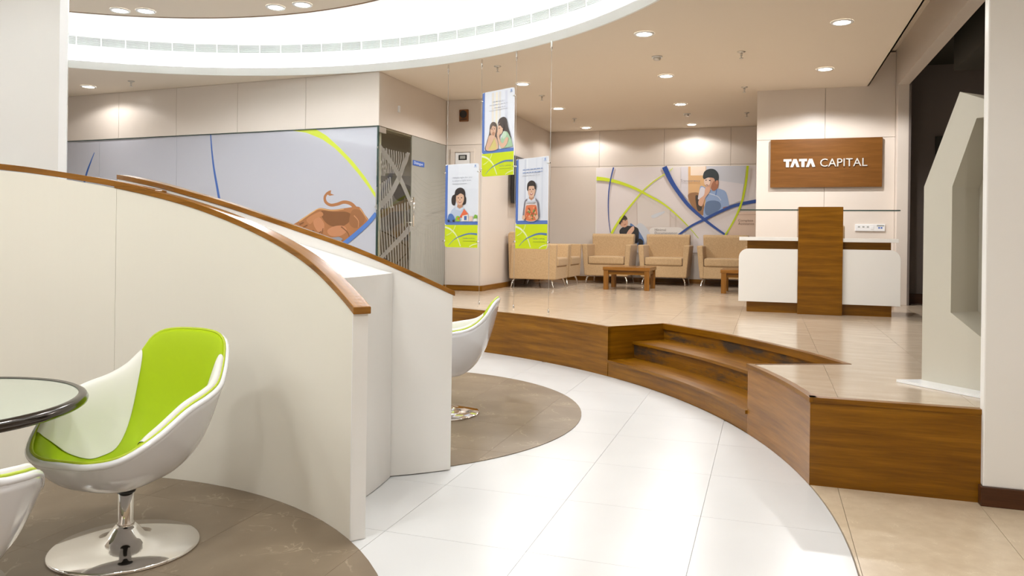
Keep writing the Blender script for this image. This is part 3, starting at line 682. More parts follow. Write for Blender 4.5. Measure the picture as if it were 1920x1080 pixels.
# ================================================================== TULIP CHAIRS AND TABLE
RIM = [(0, .30, .385), (.10, .292, .385), (.19, .245, .402), (.25, .15, .457), (.280, .03, .526), (.278, -.09, .553), (.255, -.19, .573), (.225, -.26, .608), (.198, -.315, .663), (.176, -.345, .715), (.135, -.362, .744), (.07, -.372, .755), (0, -.375, .757)]
PRO = [(0, 0), (.15, .004), (.30, .03), (.46, .085), (.60, .18), (.72, .315), (.82, .49), (.91, .72), (1, 1)]
_rs = spline([(p[0], p[1], p[2]) for p in RIM], 8)
_cum = [0]
for a, b in zip(_rs[:-1], _rs[1:]): _cum.append(_cum[-1]+(b-a).length)
def rim(q):
    """q 0..1 once round: 0 front, .25 one side, .5 back"""
    q = q % 1; sg = 1
    if q > .5: q = 1-q; sg = -1
    t = q*2*_cum[-1]
    for i in range(len(_rs)-1):
        if t <= _cum[i+1] or i == len(_rs)-2:
            k = (t-_cum[i])/(_cum[i+1]-_cum[i]); p = _rs[i].lerp(_rs[i+1], k); return Vector((p.x*sg, -p.y, p.z))
_ps = spline([(x, y, 0) for x, y in PRO], 8)
def prof(t):
    i = min(int(t*(len(_ps)-1)), len(_ps)-2); k = t*(len(_ps)-1)-i; p = _ps[i].lerp(_ps[i+1], k); return p.x, p.y
ZSH = .245
def shell(q, t, ins=0.0):
    """point of the bowl; ins moves it inwards (cushion)"""
    r = rim(q); a, b = prof(t); L = math.hypot(r.x, r.y)
    x, y, z = r.x*a, r.y*a, ZSH+(r.z-ZSH)*b
    if ins:
        d = Vector((-r.x/L, -r.y/L, 0)); wv = t*t
        nrm = (d*(.35+.65*wv)+Vector((0, 0, 1))*(1-.75*wv)).normalized()
        x, y, z = Vector((x, y, z))+nrm*ins
    return Vector((x, y, z))
def sst(a, b, x):
    x = min(max((x-a)/(b-a), 0), 1); return x*x*(3-2*x)
def cush(q, v):
    """cushion surface: lines the bowl, then rolls up and over the rim at the sides and back"""
    r = .5-abs((q % 1)-.5); t1 = .80; v1 = .72
    def low(x): return shell(q, x/v1*t1, .008+.034*math.sin(.5*pi*min(1, 1.25*x/v1)))
    if v <= v1: return low(v)
    w_ = (v-v1)/(1-v1); A = low(v1); T = (A-low(v1-.02)).normalized(); B = rim(q); d = Vector((B.x, B.y, 0)).normalized()
    up_ = .012+.052*sst(.07, .15, r)*(1-.45*sst(.36, .46, r))
    B = B-d*.008+Vector((0, 0, .003)); D = (B-A).length
    P1 = A+T*D*.55; P2 = B-d*.016+Vector((0, 0, up_)); k = 1-w_
    return A*k**3+P1*3*k*k*w_+P2*3*k*w_*w_+B*w_**3
_n = (cush(.304, .3)-cush(.296, .3)).cross(cush(.3, .304)-cush(.3, .296)); PADSIGN = 1 if _n.z > 0 else -1
def make_tulip(label):
    t = thing('tulip_chair', label, 'chair', (0, 0, 0), 0, 'lime and white tulip chairs')
    build('base_plate', MB().lathe([(.257, .0), (.259, .006), (.250, .012), (.16, .020), (.10, .030), (.065, .048), (.045, .075), (.034, .085)], 64), 'chrome', t)
    build('stem', MB().lathe([(.030, .075), (.030, .095), (.026, .10), (.026, .225)], 28), 'chrome', t)
    build('stem_collar', MB().lathe([(.031, .205), (.034, .212), (.034, .236), (.040, .246)], 24), 'black_plastic', t)
    sh = MB(); NQ, NT = 72, 22
    sh.grid(lambda u, v: shell(u, v), NQ, NT, True)
    o = build('shell', sh, 'shell_white', t)
    s = o.modifiers.new('thick', 'SOLIDIFY'); s.thickness = .010; s.offset = 1
    # rolled rim
    build('rim', MB().tube([rim(i/90) for i in range(90)], .012, 8, True), 'shell_white', o)
    cu_ = build('cushion', MB().grid(cush, NQ, 34, True), 'lime', t)
    build('piping', MB().tube([rim(i/90)-Vector((rim(i/90).x, rim(i/90).y, 0)).normalized()*.008+Vector((0, 0, .0125)) for i in range(90)], .0055, 6, True), 'lime_piping', cu_)
    # cushion (lime) lining the whole bowl
    # white side pads laid over it
    for sg in (1, -1):
        def pad(u, v):
            e = 2*u-1; q = .130+.248*u+.012*math.sin(pi*v)*e; t0 = .40+.36*abs(e)**3.2
            tt = t0+(.99-t0)*v; q = q if sg > 0 else 1-q
            th = .003+.006*max(0, math.sin(pi*u))**.5*max(0, math.sin(pi*v))**.5
            p0 = cush(q, tt); e_ = .004; nv = (cush(q+e_, tt)-cush(q-e_, tt)).cross(cush(q, min(tt+e_, 1))-cush(q, tt-e_)); nv.normalize()
            return p0+nv*th*PADSIGN
        build('side_pad', MB().grid(pad, 30, 24), 'leather_white', cu_)
    return t
ch = make_tulip('large lime and white tulip chair in the near booth beside the glass table')
ch.location = (-2.245, 2.275, .004); ch.rotation_euler = (0, 0, rad(4))
cb = copy_tree(ch); cb['label'] = 'white tulip chair cut off at the bottom left corner'; cb.location = (-2.03, 1.36, .004); cb.rotation_euler = (0, 0, rad(214.7))
cc = copy_tree(ch); cc['label'] = 'small tulip chair seen from the side behind the far booth wall end'; cc.location = (-2.04, 4.716, .004); cc.rotation_euler = (0, 0, rad(-76))
tb = thing('round_table', 'round glass table with thick dark rim in the near booth', 'table', (-2.542, 1.743, .024))
build('table_top', MB().lathe([(.440, .578), (.444, .586), (.440, .594)], 80), 'table_glass', tb)
build('rim', MB().lathe([(.435, .566), (.453, .562), (.464, .570), (.466, .580), (.460, .592), (.447, .599), (.435, .596)], 96, cap=False), 'dark_metal', tb)
build('pedestal', MB().lathe([(.035, .02), (.035, .54), (.10, .562), (.10, .578)], 32), 'chrome', tb)
build('foot', MB().lathe([(.23, -.02), (.23, -.010), (.12, .005), (.05, .025)], 48), 'chrome', tb)

# ================================================================== WAITING AREA
def make_armchair(label):
    t = thing('armchair', label, 'armchair', (0, 0, ZP), 0, 'tan fabric tub armchairs')
    fa = 'armchair_fabric'
    build('base', MB().box((-.33, -.37, .13), (.33, .36, .325)), fa, t, bevel=.02, seg=3)
    build('seat_cushion', MB().box((-.30, -.395, .325), (.30, .24, .455)), fa, t, bevel=.035, seg=4)
    b = MB(); poly = [(.17, .33), (.20, .80), (.235, .835), (.34, .835), (.375, .80), (.36, .13), (.20, .13)]
    def bp(sx): return lambda y, z: (sx*(.33+.035*(z-.13)/.7), y, z)
    b.prism(poly, bp(-1), bp(1)); build('backrest', b, fa, t, bevel=.022, seg=3)
    for s in (-1, 1):
        a = MB(); pl = [(-.375, .13), (-.395, .655), (.30, .655), (.34, .13)]
        def ap(w0, w1): return lambda y, z: (s*(w0+(w1-w0)*(z-.13)/.52), y, z)
        a.prism(pl, ap(.295, .320), ap(.365, .415)); build('armrest', a, fa, t, bevel=.022, seg=3)
        for y in (-.30, .28):
            d = -1 if y < 0 else 1
            build('leg', MB().tube(spline([(s*.30, y, .135), (s*.325, y+d*.015, .10), (s*.34, y+d*.03, .05), (s*.345, y+d*.045, .004)], 4), [.016]*4+[.014]*4+[.012]*5, 10), 'chrome', t)
    return t
ac = make_armchair('tan armchair left of the row, beside the left edge of the wall graphic'); ac.location = (-2.54, 13.03, ZP)
for x, y, rz, lb in [(-1.60, 13.03, 0, 'tan armchair in the middle of the row under the wall graphic'), (-.66, 13.03, 0, 'tan armchair partly hidden behind the left end of the counter'),
                     (-3.33, 11.36, pi/2, 'tan armchair seen from its side, nearest under the television'), (-3.33, 12.19, pi/2, 'tan armchair mostly hidden behind the side-on armchair')]:
    c = copy_tree(ac); c.location = (x, y, ZP); c.rotation_euler = (0, 0, rz); c['label'] = lb
def make_coffee(label):
    t = thing('coffee_table', label, 'coffee table', (0, 0, ZP), 0, 'low wooden coffee tables')
    build('table_top', MB().box((-.345, -.345, .285), (.345, .345, .335)), 'wood_light', t, bevel=.003, uv=uvaxis((1, 0, 0)))
    ap = MB(); 
    for s in (-1, 1): ap.box((-.30, s*.30-.012, .225), (.30, s*.30+.012, .285)); ap.box((s*.30-.012, -.29, .225), (s*.30+.012, .29, .285))
    build('apron', ap, 'wood', t, uv=uvaxis((1, 0, 0)))
    for sx in (-1, 1):
        for sy in (-1, 1): build('leg', MB().box((sx*.30-.036, sy*.30-.036, 0), (sx*.30+.036, sy*.30+.036, .285)), 'wood_light', t, bevel=.003, uv=uvaxis((0, 0, 1)))
    return t
ct = make_coffee('low square wooden coffee table in front of the left armchairs'); ct.location = (-1.955, 11.57, ZP)
c = copy_tree(ct); c.location = (-.28, 11.57, ZP); c['label'] = 'low wooden coffee table mostly hidden by the counter'
tv = world_thing('television', 'black flat television edge-on behind the right hanging poster', 'television', (-3.70, 11.65, 1.69))
wpart('bracket', MB().box((-3.757, 11.5, 1.9), (-3.70, 11.85, 2.2)), 'black_plastic', tv)
hs_ = wpart('housing', MB().box((-3.71, 11.13, 1.69), (-3.64, 12.2, 2.41)), 'black_plastic', tv, bevel=.008)
wpart('screen', MB().box((-3.6405, 11.16, 1.73), (-3.636, 12.17, 2.38)), 'dark_metal', tv).parent = hs_
# wall graphic behind the armchairs
YG = 13.53
wg = world_thing('wall_graphic', 'wide white wall graphic with two boys and crossing blue and lime arcs', 'wall graphic', (-1.55, YG, 1.0))
bd_ = wpart('board', MB().box((-2.912, YG-.012, 1.0), (.9, YG, 2.424)), 'laminate_white', wg)
P = Art(lambda u, v: onplane(u, v, (0, YG-.012, 0), Vector((0, 1, 0))), (0, -1, 0), .0006)
P.poly([(1118.5, 315), (1419, 311), (1455, 310), (1455, 474), (1118.5, 474)], (229, 222, 222))
# left picture: bright room with a boy lying on his front
P.poly([(1146, 437), (1160, 415), (1180, 390), (1206, 358), (1232, 371), (1262, 394), (1285, 417), (1300, 437), (1300, 470), (1146, 470)], (214, 204, 198))
P.poly([(1195, 378), (1208, 359), (1255, 389), (1255, 425), (1195, 425)], (221, 214, 209)); P.stroke([(1194, 380), (1195, 425)], 1.2, 1.2, (196, 182, 172)); P.stroke([(1257, 394), (1257, 428)], 1.2, 1.2, (200, 188, 178)); P.stroke([(1267, 402), (1267, 428)], 3, 3, (204, 194, 186))
P.blob([(1222, 404), (1245, 396), (1243, 401), (1226, 409)], (212, 218, 226))
P.blob([(1220, 428), (1250, 426), (1278, 428), (1282, 445), (1250, 455), (1222, 446)], (232, 228, 224))
P.blob([(1196, 420), (1206, 421), (1218, 436), (1222, 450), (1205, 455), (1190, 440)], (205, 210, 218))
P.blob([(1182, 419), (1192, 426), (1200, 436), (1208, 452), (1206, 468), (1198, 466), (1192, 448), (1184, 436)], (95, 125, 175))
P.blob([(1163, 430), (1172, 424), (1184, 424), (1196, 428), (1198, 440), (1194, 456), (1168, 446), (1162, 438)], (42, 40, 42))
P.blob([(1198, 448), (1206, 452), (1204, 466), (1198, 466)], (38, 38, 42))
P.blob([(1176, 436), (1182, 428), (1188, 424), (1189, 431), (1182, 440), (1174, 444)], (222, 178, 150))
P.ell(1169.5, 417, 8, 9.5, (214, 166, 138), -.4); P.blob([(1160, 416), (1162, 408), (1169, 403), (1175, 407), (1176, 412), (1168, 413), (1163, 421)], (66, 56, 50)); P.stroke([(1170, 422), (1174, 420)], 1, 1, (150, 80, 70)); P.ell(1167, 416, .9, .9, (50, 40, 36)); P.ell(1172.5, 413.5, .9, .9, (50, 40, 36))
# right picture: boy in a blue shirt with a hand at his chin
P.poly([(1277, 312.6), (1400, 311), (1390, 376), (1350, 392), (1322, 410), (1277, 360)], (222, 218, 224))
P.poly([(1323, 312), (1399, 311), (1394, 345), (1323, 335)], (203, 206, 216)); P.poly([(1290.5, 312.5), (1324, 312), (1324, 395), (1318, 405), (1290.5, 376)], (226, 182, 130)); P.poly([(1295, 312.5), (1323, 312), (1323, 329), (1295, 329)], (246, 226, 208))
P.blob([(1290, 366), (1300, 361), (1312, 364), (1320, 385), (1322, 400), (1312, 402), (1296, 384)], (160, 118, 80)); P.blob([(1304, 368), (1312, 370), (1316, 392), (1308, 394)], (70, 58, 50))
P.blob([(1313, 350), (1322, 351), (1332, 356), (1344, 354), (1352, 355), (1362, 362), (1367, 388), (1358, 390), (1354, 396), (1344, 402), (1322, 410), (1319, 398), (1323, 374), (1312, 372)], (150, 175, 216))
P.blob([(1324, 380), (1338, 376), (1350, 380), (1350, 392), (1330, 404), (1322, 398)], (104, 128, 166)); P.blob([(1314, 352), (1322, 354), (1322, 368), (1311, 374), (1309, 370)], (232, 228, 236)); P.stroke([(1327, 362), (1345, 368), (1352, 376)], 2, 1.4, (200, 214, 236)); P.stroke([(1344, 355), (1342, 366)], 2, 2, (96, 132, 198))
P.ell(1334, 338.5, 12.5, 14, (214, 164, 136)); P.blob([(1338, 340), (1347, 338), (1346, 352), (1338, 358), (1333, 352)], (172, 112, 82)); P.ell(1326, 340, 6, 9, (238, 210, 194))
P.blob([(1318, 332), (1321, 322), (1330, 317), (1340, 318), (1347, 326), (1347, 338), (1342, 341), (1338, 334), (1328, 333), (1321, 336)], (48, 56, 60)); P.ell(1344.5, 342, 2.4, 4, (200, 140, 108))
P.ell(1324, 338, 1.2, .9, (40, 36, 36)); P.ell(1331, 338.5, 1.5, 1.0, (40, 36, 36)); P.stroke([(1324, 346.5), (1328, 347.5)], 1.1, 1.1, (150, 84, 70))
P.blob([(1323, 352), (1329, 350), (1332, 354), (1330, 361), (1322, 372), (1317, 386), (1310, 384), (1311, 374), (1320, 366)], (226, 178, 150)); P.blob([(1356, 389), (1366, 387), (1364, 391), (1357, 393)], (170, 120, 92))
P.poly([(1386, 397), (1455, 396), (1455, 474), (1360, 474), (1366, 436), (1378, 416)], (228, 202, 182)); P.poly([(1384, 402), (1455, 401), (1455, 402.6), (1383, 403.6)], (206, 176, 156))
# arcs
GRN = (208, 226, 40); BLU = (40, 78, 156)
P.stroke([(1119, 335), (1135, 336.5), (1160, 342), (1190, 353), (1215, 366), (1245, 383), (1270, 404), (1292, 426), (1310, 447)], 7.4, .8, GRN)
P.stroke([(1147, 438), (1158, 419), (1172, 399), (1190, 377), (1206, 358), (1228, 339), (1255, 321), (1262, 315)], 4.6, .8, GRN)
P.stroke([(1151, 314), (1146, 334), (1142, 360), (1141, 388), (1142, 412), (1145, 436)], 2.6, 1.0, BLU)
P.stroke([(1246, 313), (1258, 338), (1272, 360), (1292, 386), (1320, 411), (1345, 430), (1366, 444)], 9.5, 3.2, BLU)
P.stroke([(1272, 441), (1296, 424), (1322, 411), (1350, 397), (1380, 385), (1420, 377), (1450, 374)], 3.6, 7, BLU)
P.stroke([(1402, 311), (1399, 340), (1392, 375), (1382, 402), (1370, 425), (1360, 441), (1348, 462)], 4.6, 2.6, (198, 216, 10))
P.text('Transparency', 1276, 341, 4.4, (150, 140, 138), width=37); P.text('Minimal', 1228, 433, 4.4, (140, 134, 130), width=21); P.text('Documentation', 1228, 439, 4.4, (140, 134, 130), width=42)
P.text('Complete', 1384, 415.5, 4.4, (150, 122, 104), width=28); P.text('Assistance', 1384, 421.5, 4.4, (150, 122, 104), width=30)
P.build('printed_picture', bd_, Vector(wg.location))
# small things on the alcove wall
al = world_thing('alarm_sounder', 'brown square alarm sounder with round black grille high on the alcove wall', 'alarm', (-4.042, 10.03, 2.774))
wpart('plate', MB().box((-4.111, 10.005, 2.774), (-3.973, 10.03, 2.943)), 'alarm_brown', al, bevel=.012, seg=3)
g = MB(); n = 28; g.prism([(-4.045+.052*math.cos(2*pi*i/n), 2.875+.052*math.sin(2*pi*i/n)) for i in range(n)], lambda x, z: (x, 10.005, z), lambda x, z: (x, 9.992, z)); wpart('grille', g, 'black_plastic', al, bevel=.004)
wpart('slots', MB().box((-4.09, 10.001, 2.795), (-3.995, 10.006, 2.800)).box((-4.09, 10.001, 2.806), (-3.995, 10.006, 2.811)), 'black_plastic', al)
cbx = world_thing('control_panel', 'recessed cream control panel with small grey display on the alcove wall', 'control panel', (-4.054, 10.03, 1.86))
fr = MB(); X0, X1, Z0, Z1 = -4.233, -3.875, 1.87, 2.40
for a, b in (((X0, Z0), (X1, Z0+.05)), ((X0, Z1-.05), (X1, Z1)), ((X0, Z0+.05), (X0+.06, Z1-.05)), ((X1-.06, Z0+.05), (X1, Z1-.05))): fr.box((a[0], 10.008, a[1]), (b[0], 10.03, b[1]))
wpart('frame', fr, 'panel_beige', cbx, bevel=.003)
wpart('door', MB().box((X0+.07, 10.015, Z0+.06), (X1-.07, 10.03, Z1-.06)), 'white_plastic', cbx, bevel=.003)
dp_ = wpart('display', MB().box((-4.11, 10.010, 2.24), (-3.99, 10.016, 2.31)), 'black_plastic', cbx)
wpart('readout', MB().box((-4.09, 10.0085, 2.255), (-4.01, 10.0105, 2.297)), 'display', cbx).parent = dp_
solo('wall_sensor', MB().box((XD, 8.525, 2.68), (XD+.02, 8.565, 2.76)), 'white_plastic', 'tiny white sensor on the wall above the glass door', 'sensor', bevel=.006, seg=3)

# ================================================================== HANGING POSTERS
WX = [(-3.40, 7.95), (-2.945, 7.80), (-2.468, 7.54), (-2.012, 7.235)]
for i, (x, y) in enumerate(WX):
    t = thing('suspension_cable', ['thin steel cable at the left edge of the toy house poster', 'thin steel cable between the left and top posters', 'thin steel cable between the top and right posters', 'thin steel cable at the right edge of the candy jar poster'][i], 'cable', (x, y, ZP), 0, 'poster suspension cables')
    build('cable', MB().tube([(0, 0, .05), (0, 0, ZC-ZP-.05)], .0018, 6), 'cable_grey', t)
    build('floor_fixing', MB().lathe([(.010, 0), (.010, .03), (.005, .06)], 10), 'chrome', t)
    build('ceiling_fixing', MB().lathe([(.005, ZC-ZP-.10), (.010, ZC-ZP-.06), (.010, ZC-ZP)], 10), 'chrome', t)
def poster(k, corners, label, art, round_):
    """sheet between cable k and k+1; corners: pixels of the sheet's left/right edges and top/bottom in the photograph"""
    p = Vector((*WX[k], 0)); q = Vector((*WX[k+1], 0)); ud = (q-p).normalized(); n = Vector((ud.y, -ud.x, 0)); p = p+n*.012
    (ul, vt), (ur, vb) = corners
    a = onplane(ul, (vt+vb)/2, p, n); b = onplane(ur, (vt+vb)/2, p, n); zt = onplane((ul+ur)/2, vt, p, n).z; zb = onplane((ul+ur)/2, vb, p, n).z
    W_ = (b-a).length; a.z = 0; H_ = zt-zb
    t = thing('hanging_poster', label, 'poster', (a+ud*W_/2)+up*zb, 0, 'hanging acrylic posters'); off = Vector(t.location)
    mp = lambda x, y: a+ud*(W_*x)+up*(zt-H_*y)
    r = .035; pts = []
    for cx_, cy_, a0, key in ((0, 0, 180, 'tl'), (1, 0, 270, 'tr'), (1, 1, 0, 'br'), (0, 1, 90, 'bl')):
        if key in round_:
            ox = r/W_ if cx_ == 0 else 1-r/W_; oy = r/H_ if cy_ == 0 else 1-r/H_
            pts += [(ox+r/W_*math.cos(rad(a0+90*i/6)), oy+r/H_*math.sin(rad(a0+90*i/6))) for i in range(7)]
        else: pts.append((cx_, cy_))
    sheet = MB().prism(pts, lambda x, y: mp(x, y)-n*.004, lambda x, y: mp(x, y)+n*.002); sh_ = wpart('acrylic_sheet', sheet, 'acrylic', t)
    A = Art(lambda x, y: mp(x, y)+n*.002, n, .00025); A.asp = H_/W_; A.pts = pts; A.dim = .78
    art(A); A.build('printed_picture', sh_, off)
    for x0, x1 in ((-.058, .03), (.97, 1.058)):
        for y in (.10 if k < 2 else .075, .925 if k != 1 else .905):
            g = MB().tube([mp(x0, y)+n*.004, mp(x1, y)+n*.004], .007, 10); wpart('clamp', g, 'chrome', t)
    return t
PBL = (92, 124, 196); LIME = (212, 228, 8)
def inside(A, pts):  # keep shapes off the rounded corners
    return pts
def frame_art(A, rt_, yb=.69):
    bot = [p for p in A.pts if p[1] > yb+.04]
    A.poly([(0, yb+.04)]+[(1, yb+.04)]+sorted([p for p in bot if p[0] > .5], key=lambda p: p[1]+p[0]*-.01)+sorted([p for p in bot if p[0] <= .5], key=lambda p: -p[1]-p[0]*.01), LIME)
    A.poly([(.0, .012), (.075, .0), (.075, yb), (1, yb), (1, yb+.04), (.05, yb+.04), (.012, yb+.03), (0, yb+.012)], PBL)
    y0 = yb+.04
    k = A.asp
    A.stroke([(.0, y0+.025), (.18, y0+.055), (.36, y0+.13), (.49, .985)], .045, .022, (236, 242, 196), asp=k)
    A.stroke([(.33, y0+.005), (.27, y0+.06), (.16, y0+.105), (.05, y0+.128)], .022, .018, (226, 238, 150), asp=k)
    A.stroke([(.12, .975), (.30, .905), (.52, .86), (.75, .835), (.985, .84)], .008, .048, (96, 126, 170), asp=k)
    A.stroke([(.76, .99), (.86, .965), (.985, .952)], .02, .02, (236, 242, 190), asp=k)
    A.text('TATA', .56, .898, .016, (50, 84, 150), width=.15); A.text('CAPITAL', .735, .898, .016, (120, 150, 90), width=.2)
    A.stroke([(.57, .923), (.93, .923)], .012, .012, (160, 180, 40), asp=k)
    A.ell(.91, .028, .022, .022/k, (150, 175, 225)); A.stroke([(.87, .045), (.95, .045)], .012, .012, (170, 190, 225), asp=k)
def dashes(A, rows, col):
    for x0, x1, y, w in rows:
        x = x0
        while x < x1:
            L = random.uniform(.05, .11); A.stroke([(x, y), (min(x+L, x1), y)], w, w, col, n=1, asp=A.asp); x += L+.022
SKN = (228, 186, 158); SKD = (196, 144, 112); HR = (52, 42, 40)
def face(A, x, y, rx, ry, smile=True):
    A.ell(x, y, rx, ry, SKN); A.ell(x-rx*.4, y-ry*.08, rx*.14, ry*.08, (46, 34, 30)); A.ell(x+rx*.4, y-ry*.08, rx*.14, ry*.08, (46, 34, 30))
    A.ell(x, y+ry*.2, rx*.12, ry*.10, SKD)
    if smile: A.ell(x, y+ry*.52, rx*.34, ry*.10, (236, 226, 220)); A.stroke([(x-rx*.36, y+ry*.47), (x, y+ry*.60), (x+rx*.36, y+ry*.47)], rx*.14, rx*.14, (172, 84, 76), asp=A.asp)
def art1(A):
    A.poly([(.075, .004), (.995, .004), (.995, .69), (.075, .69)], (231, 234, 242)); A.poly([(.40, .01), (.99, .01), (.99, .30), (.40, .30)], (235, 238, 245))
    frame_art(A, 0)
    A.text("What's right for you", .22, .172, .020, (186, 188, 198), width=.60); A.text("is what's right now.", .22, .207, .020, (186, 188, 198), width=.58); A.stroke([(.22, .236), (.66, .236)], .014, .014, (200, 202, 210), asp=A.asp)
    A.blob([(.23, .66), (.17, .60), (.22, .55), (.33, .52), (.50, .52), (.62, .55), (.66, .60), (.62, .67)], (196, 208, 228))
    A.blob([(.22, .48), (.20, .42), (.24, .375), (.33, .37), (.34, .44), (.30, .495)], HR); A.blob([(.53, .49), (.56, .41), (.60, .38), (.65, .41), (.64, .475), (.58, .49)], HR)
    A.blob([(.31, .40), (.31, .33), (.37, .295), (.47, .283), (.57, .30), (.62, .345), (.61, .41), (.46, .43)], HR)
    A.poly([(.40, .46), (.54, .46), (.55, .515), (.46, .535), (.38, .515)], SKD); face(A, .465, .412, .125, .082)
    A.blob([(.34, .345), (.40, .325), (.52, .322), (.60, .35), (.58, .372), (.48, .352), (.37, .378)], HR)
    A.poly([(.36, .515), (.46, .54), (.56, .515), (.60, .535), (.48, .562), (.32, .54)], (216, 224, 238))
    A.poly([(.46, .635), (.60, .54), (.73, .605), (.60, .64), (.50, .645)], (238, 112, 70)); A.poly([(.55, .62), (.72, .605), (.72, .685), (.54, .685)], (240, 232, 222)); A.poly([(.60, .625), (.68, .622), (.68, .672), (.60, .674)], (84, 116, 180))
    A.poly([(.75, .63), (.86, .625), (.86, .686), (.74, .688)], (238, 206, 186)); A.blob([(.89, .66), (.92, .61), (.99, .62), (.99, .66)], (130, 180, 60)); A.poly([(.90, .655), (.99, .655), (.99, .688), (.90, .688)], (240, 240, 236))
    A.blob([(.10, .65), (.14, .60), (.24, .60), (.30, .64), (.32, .68), (.10, .685)], (84, 122, 186)); A.ell(.13, .68, .035, .014, (40, 44, 52)); A.ell(.28, .68, .035, .014, (40, 44, 52)); A.blob([(.34, .66), (.38, .625), (.46, .63), (.48, .68), (.36, .685)], (150, 196, 50)); A.ell(.43, .655, .03, .013, (232, 110, 60))
poster(0, ((835, 307.5), (896.5, 464)), 'left hanging poster of a girl with pigtails and a toy house', art1, ('tr', 'bl'))
def art2(A):
    A.poly([(.075, .004), (.995, .004), (.995, .69), (.075, .69)], (236, 238, 246))
    for x, c in ((.30, (238, 230, 218)), (.42, (246, 236, 214)), (.52, (232, 226, 220)), (.72, (224, 226, 238))): A.poly([(x, .02), (x+.07, .02), (x+.07, .64), (x, .64)], c)
    frame_art(A, 0)
    dashes(A, [(.34, .72, .13, .016), (.24, .80, .165, .016), (.40, .74, .20, .016)], (206, 206, 216)); A.stroke([(.24, .232), (.80, .226)], .01, .01, (214, 212, 218), asp=A.asp)
    A.blob([(.13, .69), (.16, .60), (.24, .50), (.27, .40), (.36, .365), (.46, .39), (.49, .46), (.50, .60), (.48, .69)], (108, 92, 82))
    A.blob([(.52, .40), (.56, .345), (.68, .325), (.78, .35), (.83, .44), (.90, .53), (.93, .60), (.86, .62), (.78, .52), (.66, .48), (.56, .47)], (76, 64, 60))
    A.blob([(.16, .69), (.20, .58), (.26, .52), (.40, .53), (.50, .58), (.52, .69)], SKN); A.poly([(.26, .58), (.42, .56), (.48, .63), (.48, .69), (.24, .69)], (224, 206, 130))
    A.blob([(.64, .56), (.70, .51), (.80, .50), (.92, .58), (.97, .65), (.96, .675), (.64, .685), (.60, .64)], (172, 206, 168)); A.blob([(.66, .52), (.74, .49), (.80, .53), (.74, .57), (.67, .57)], (206, 228, 202))
    face(A, .375, .455, .095, .072, False); A.ell(.60, .455, .085, .070, SKN); A.blob([(.54, .42), (.60, .385), (.70, .40), (.72, .46), (.66, .45), (.60, .42)], (76, 64, 60)); A.ell(.575, .45, .014, .006, (46, 36, 32)); A.blob([(.27, .44), (.30, .395), (.38, .38), (.46, .41), (.44, .425), (.36, .41), (.30, .45)], (108, 92, 82))
    A.blob([(.33, .52), (.38, .485), (.44, .50), (.43, .54), (.36, .60), (.28, .66), (.22, .64), (.28, .58)], SKN); A.ell(.385, .505, .045, .022, SKD)
    A.blob([(.50, .50), (.56, .475), (.60, .50), (.58, .56), (.68, .63), (.78, .57), (.86, .58), (.80, .65), (.68, .685), (.58, .645), (.52, .57)], SKN)
poster(1, ((904.5, 169), (963.8, 329.5)), 'top hanging poster of two girls whispering', art2, ('tr', 'bl'))
def art3(A):
    A.poly([(.075, .004), (.995, .004), (.995, .69), (.075, .69)], (228, 230, 238))
    for x, c in ((.27, (214, 217, 228)), (.33, (236, 238, 243)), (.62, (222, 225, 234)), (.80, (218, 221, 231))): A.poly([(x, .01), (x+.05, .01), (x+.05, .66), (x, .66)], c)
    frame_art(A, 0)
    dashes(A, [(.22, .86, .125, .018), (.22, .84, .158, .018)], (148, 166, 206)); dashes(A, [(.22, .80, .19, .010)], (206, 208, 216))
    A.blob([(.25, .66), (.27, .55), (.31, .47), (.42, .445), (.62, .445), (.72, .48), (.76, .56), (.76, .66), (.62, .69), (.36, .69)], (132, 128, 136))
    A.blob([(.40, .45), (.44, .425), (.60, .425), (.64, .45), (.66, .55), (.36, .55)], (226, 228, 236))
    A.poly([(.46, .40), (.58, .40), (.60, .445), (.52, .47), (.44, .445)], SKD); face(A, .52, .355, .118, .085)
    A.blob([(.385, .35), (.39, .29), (.45, .258), (.55, .252), (.64, .28), (.66, .345), (.62, .345), (.60, .315), (.52, .31), (.44, .315), (.42, .36)], (56, 46, 42))
    A.poly([(.42, .455), (.52, .485), (.62, .455), (.60, .49), (.44, .49)], (236, 238, 244))
    A.blob([(.34, .50), (.40, .485), (.64, .485), (.70, .50), (.71, .68), (.34, .68)], (222, 214, 212)); A.blob([(.35, .54), (.44, .52), (.60, .52), (.69, .54), (.70, .68), (.35, .68)], (228, 128, 84))
    for _ in range(34): A.ell(random.uniform(.38, .67), random.uniform(.54, .67), .024, .010, random.choice([(238, 110, 66), (214, 84, 52), (244, 160, 110), (120, 150, 84), (196, 110, 76), (246, 190, 150)]))
    A.poly([(.38, .475), (.66, .475), (.66, .495), (.38, .495)], (210, 212, 220)); A.ell(.31, .655, .05, .025, SKN); A.ell(.72, .655, .05, .025, SKN)
poster(2, ((967.6, 296), (1027.5, 466.5)), 'right hanging poster of a boy holding a jar of orange sweets', art3, ('br',))

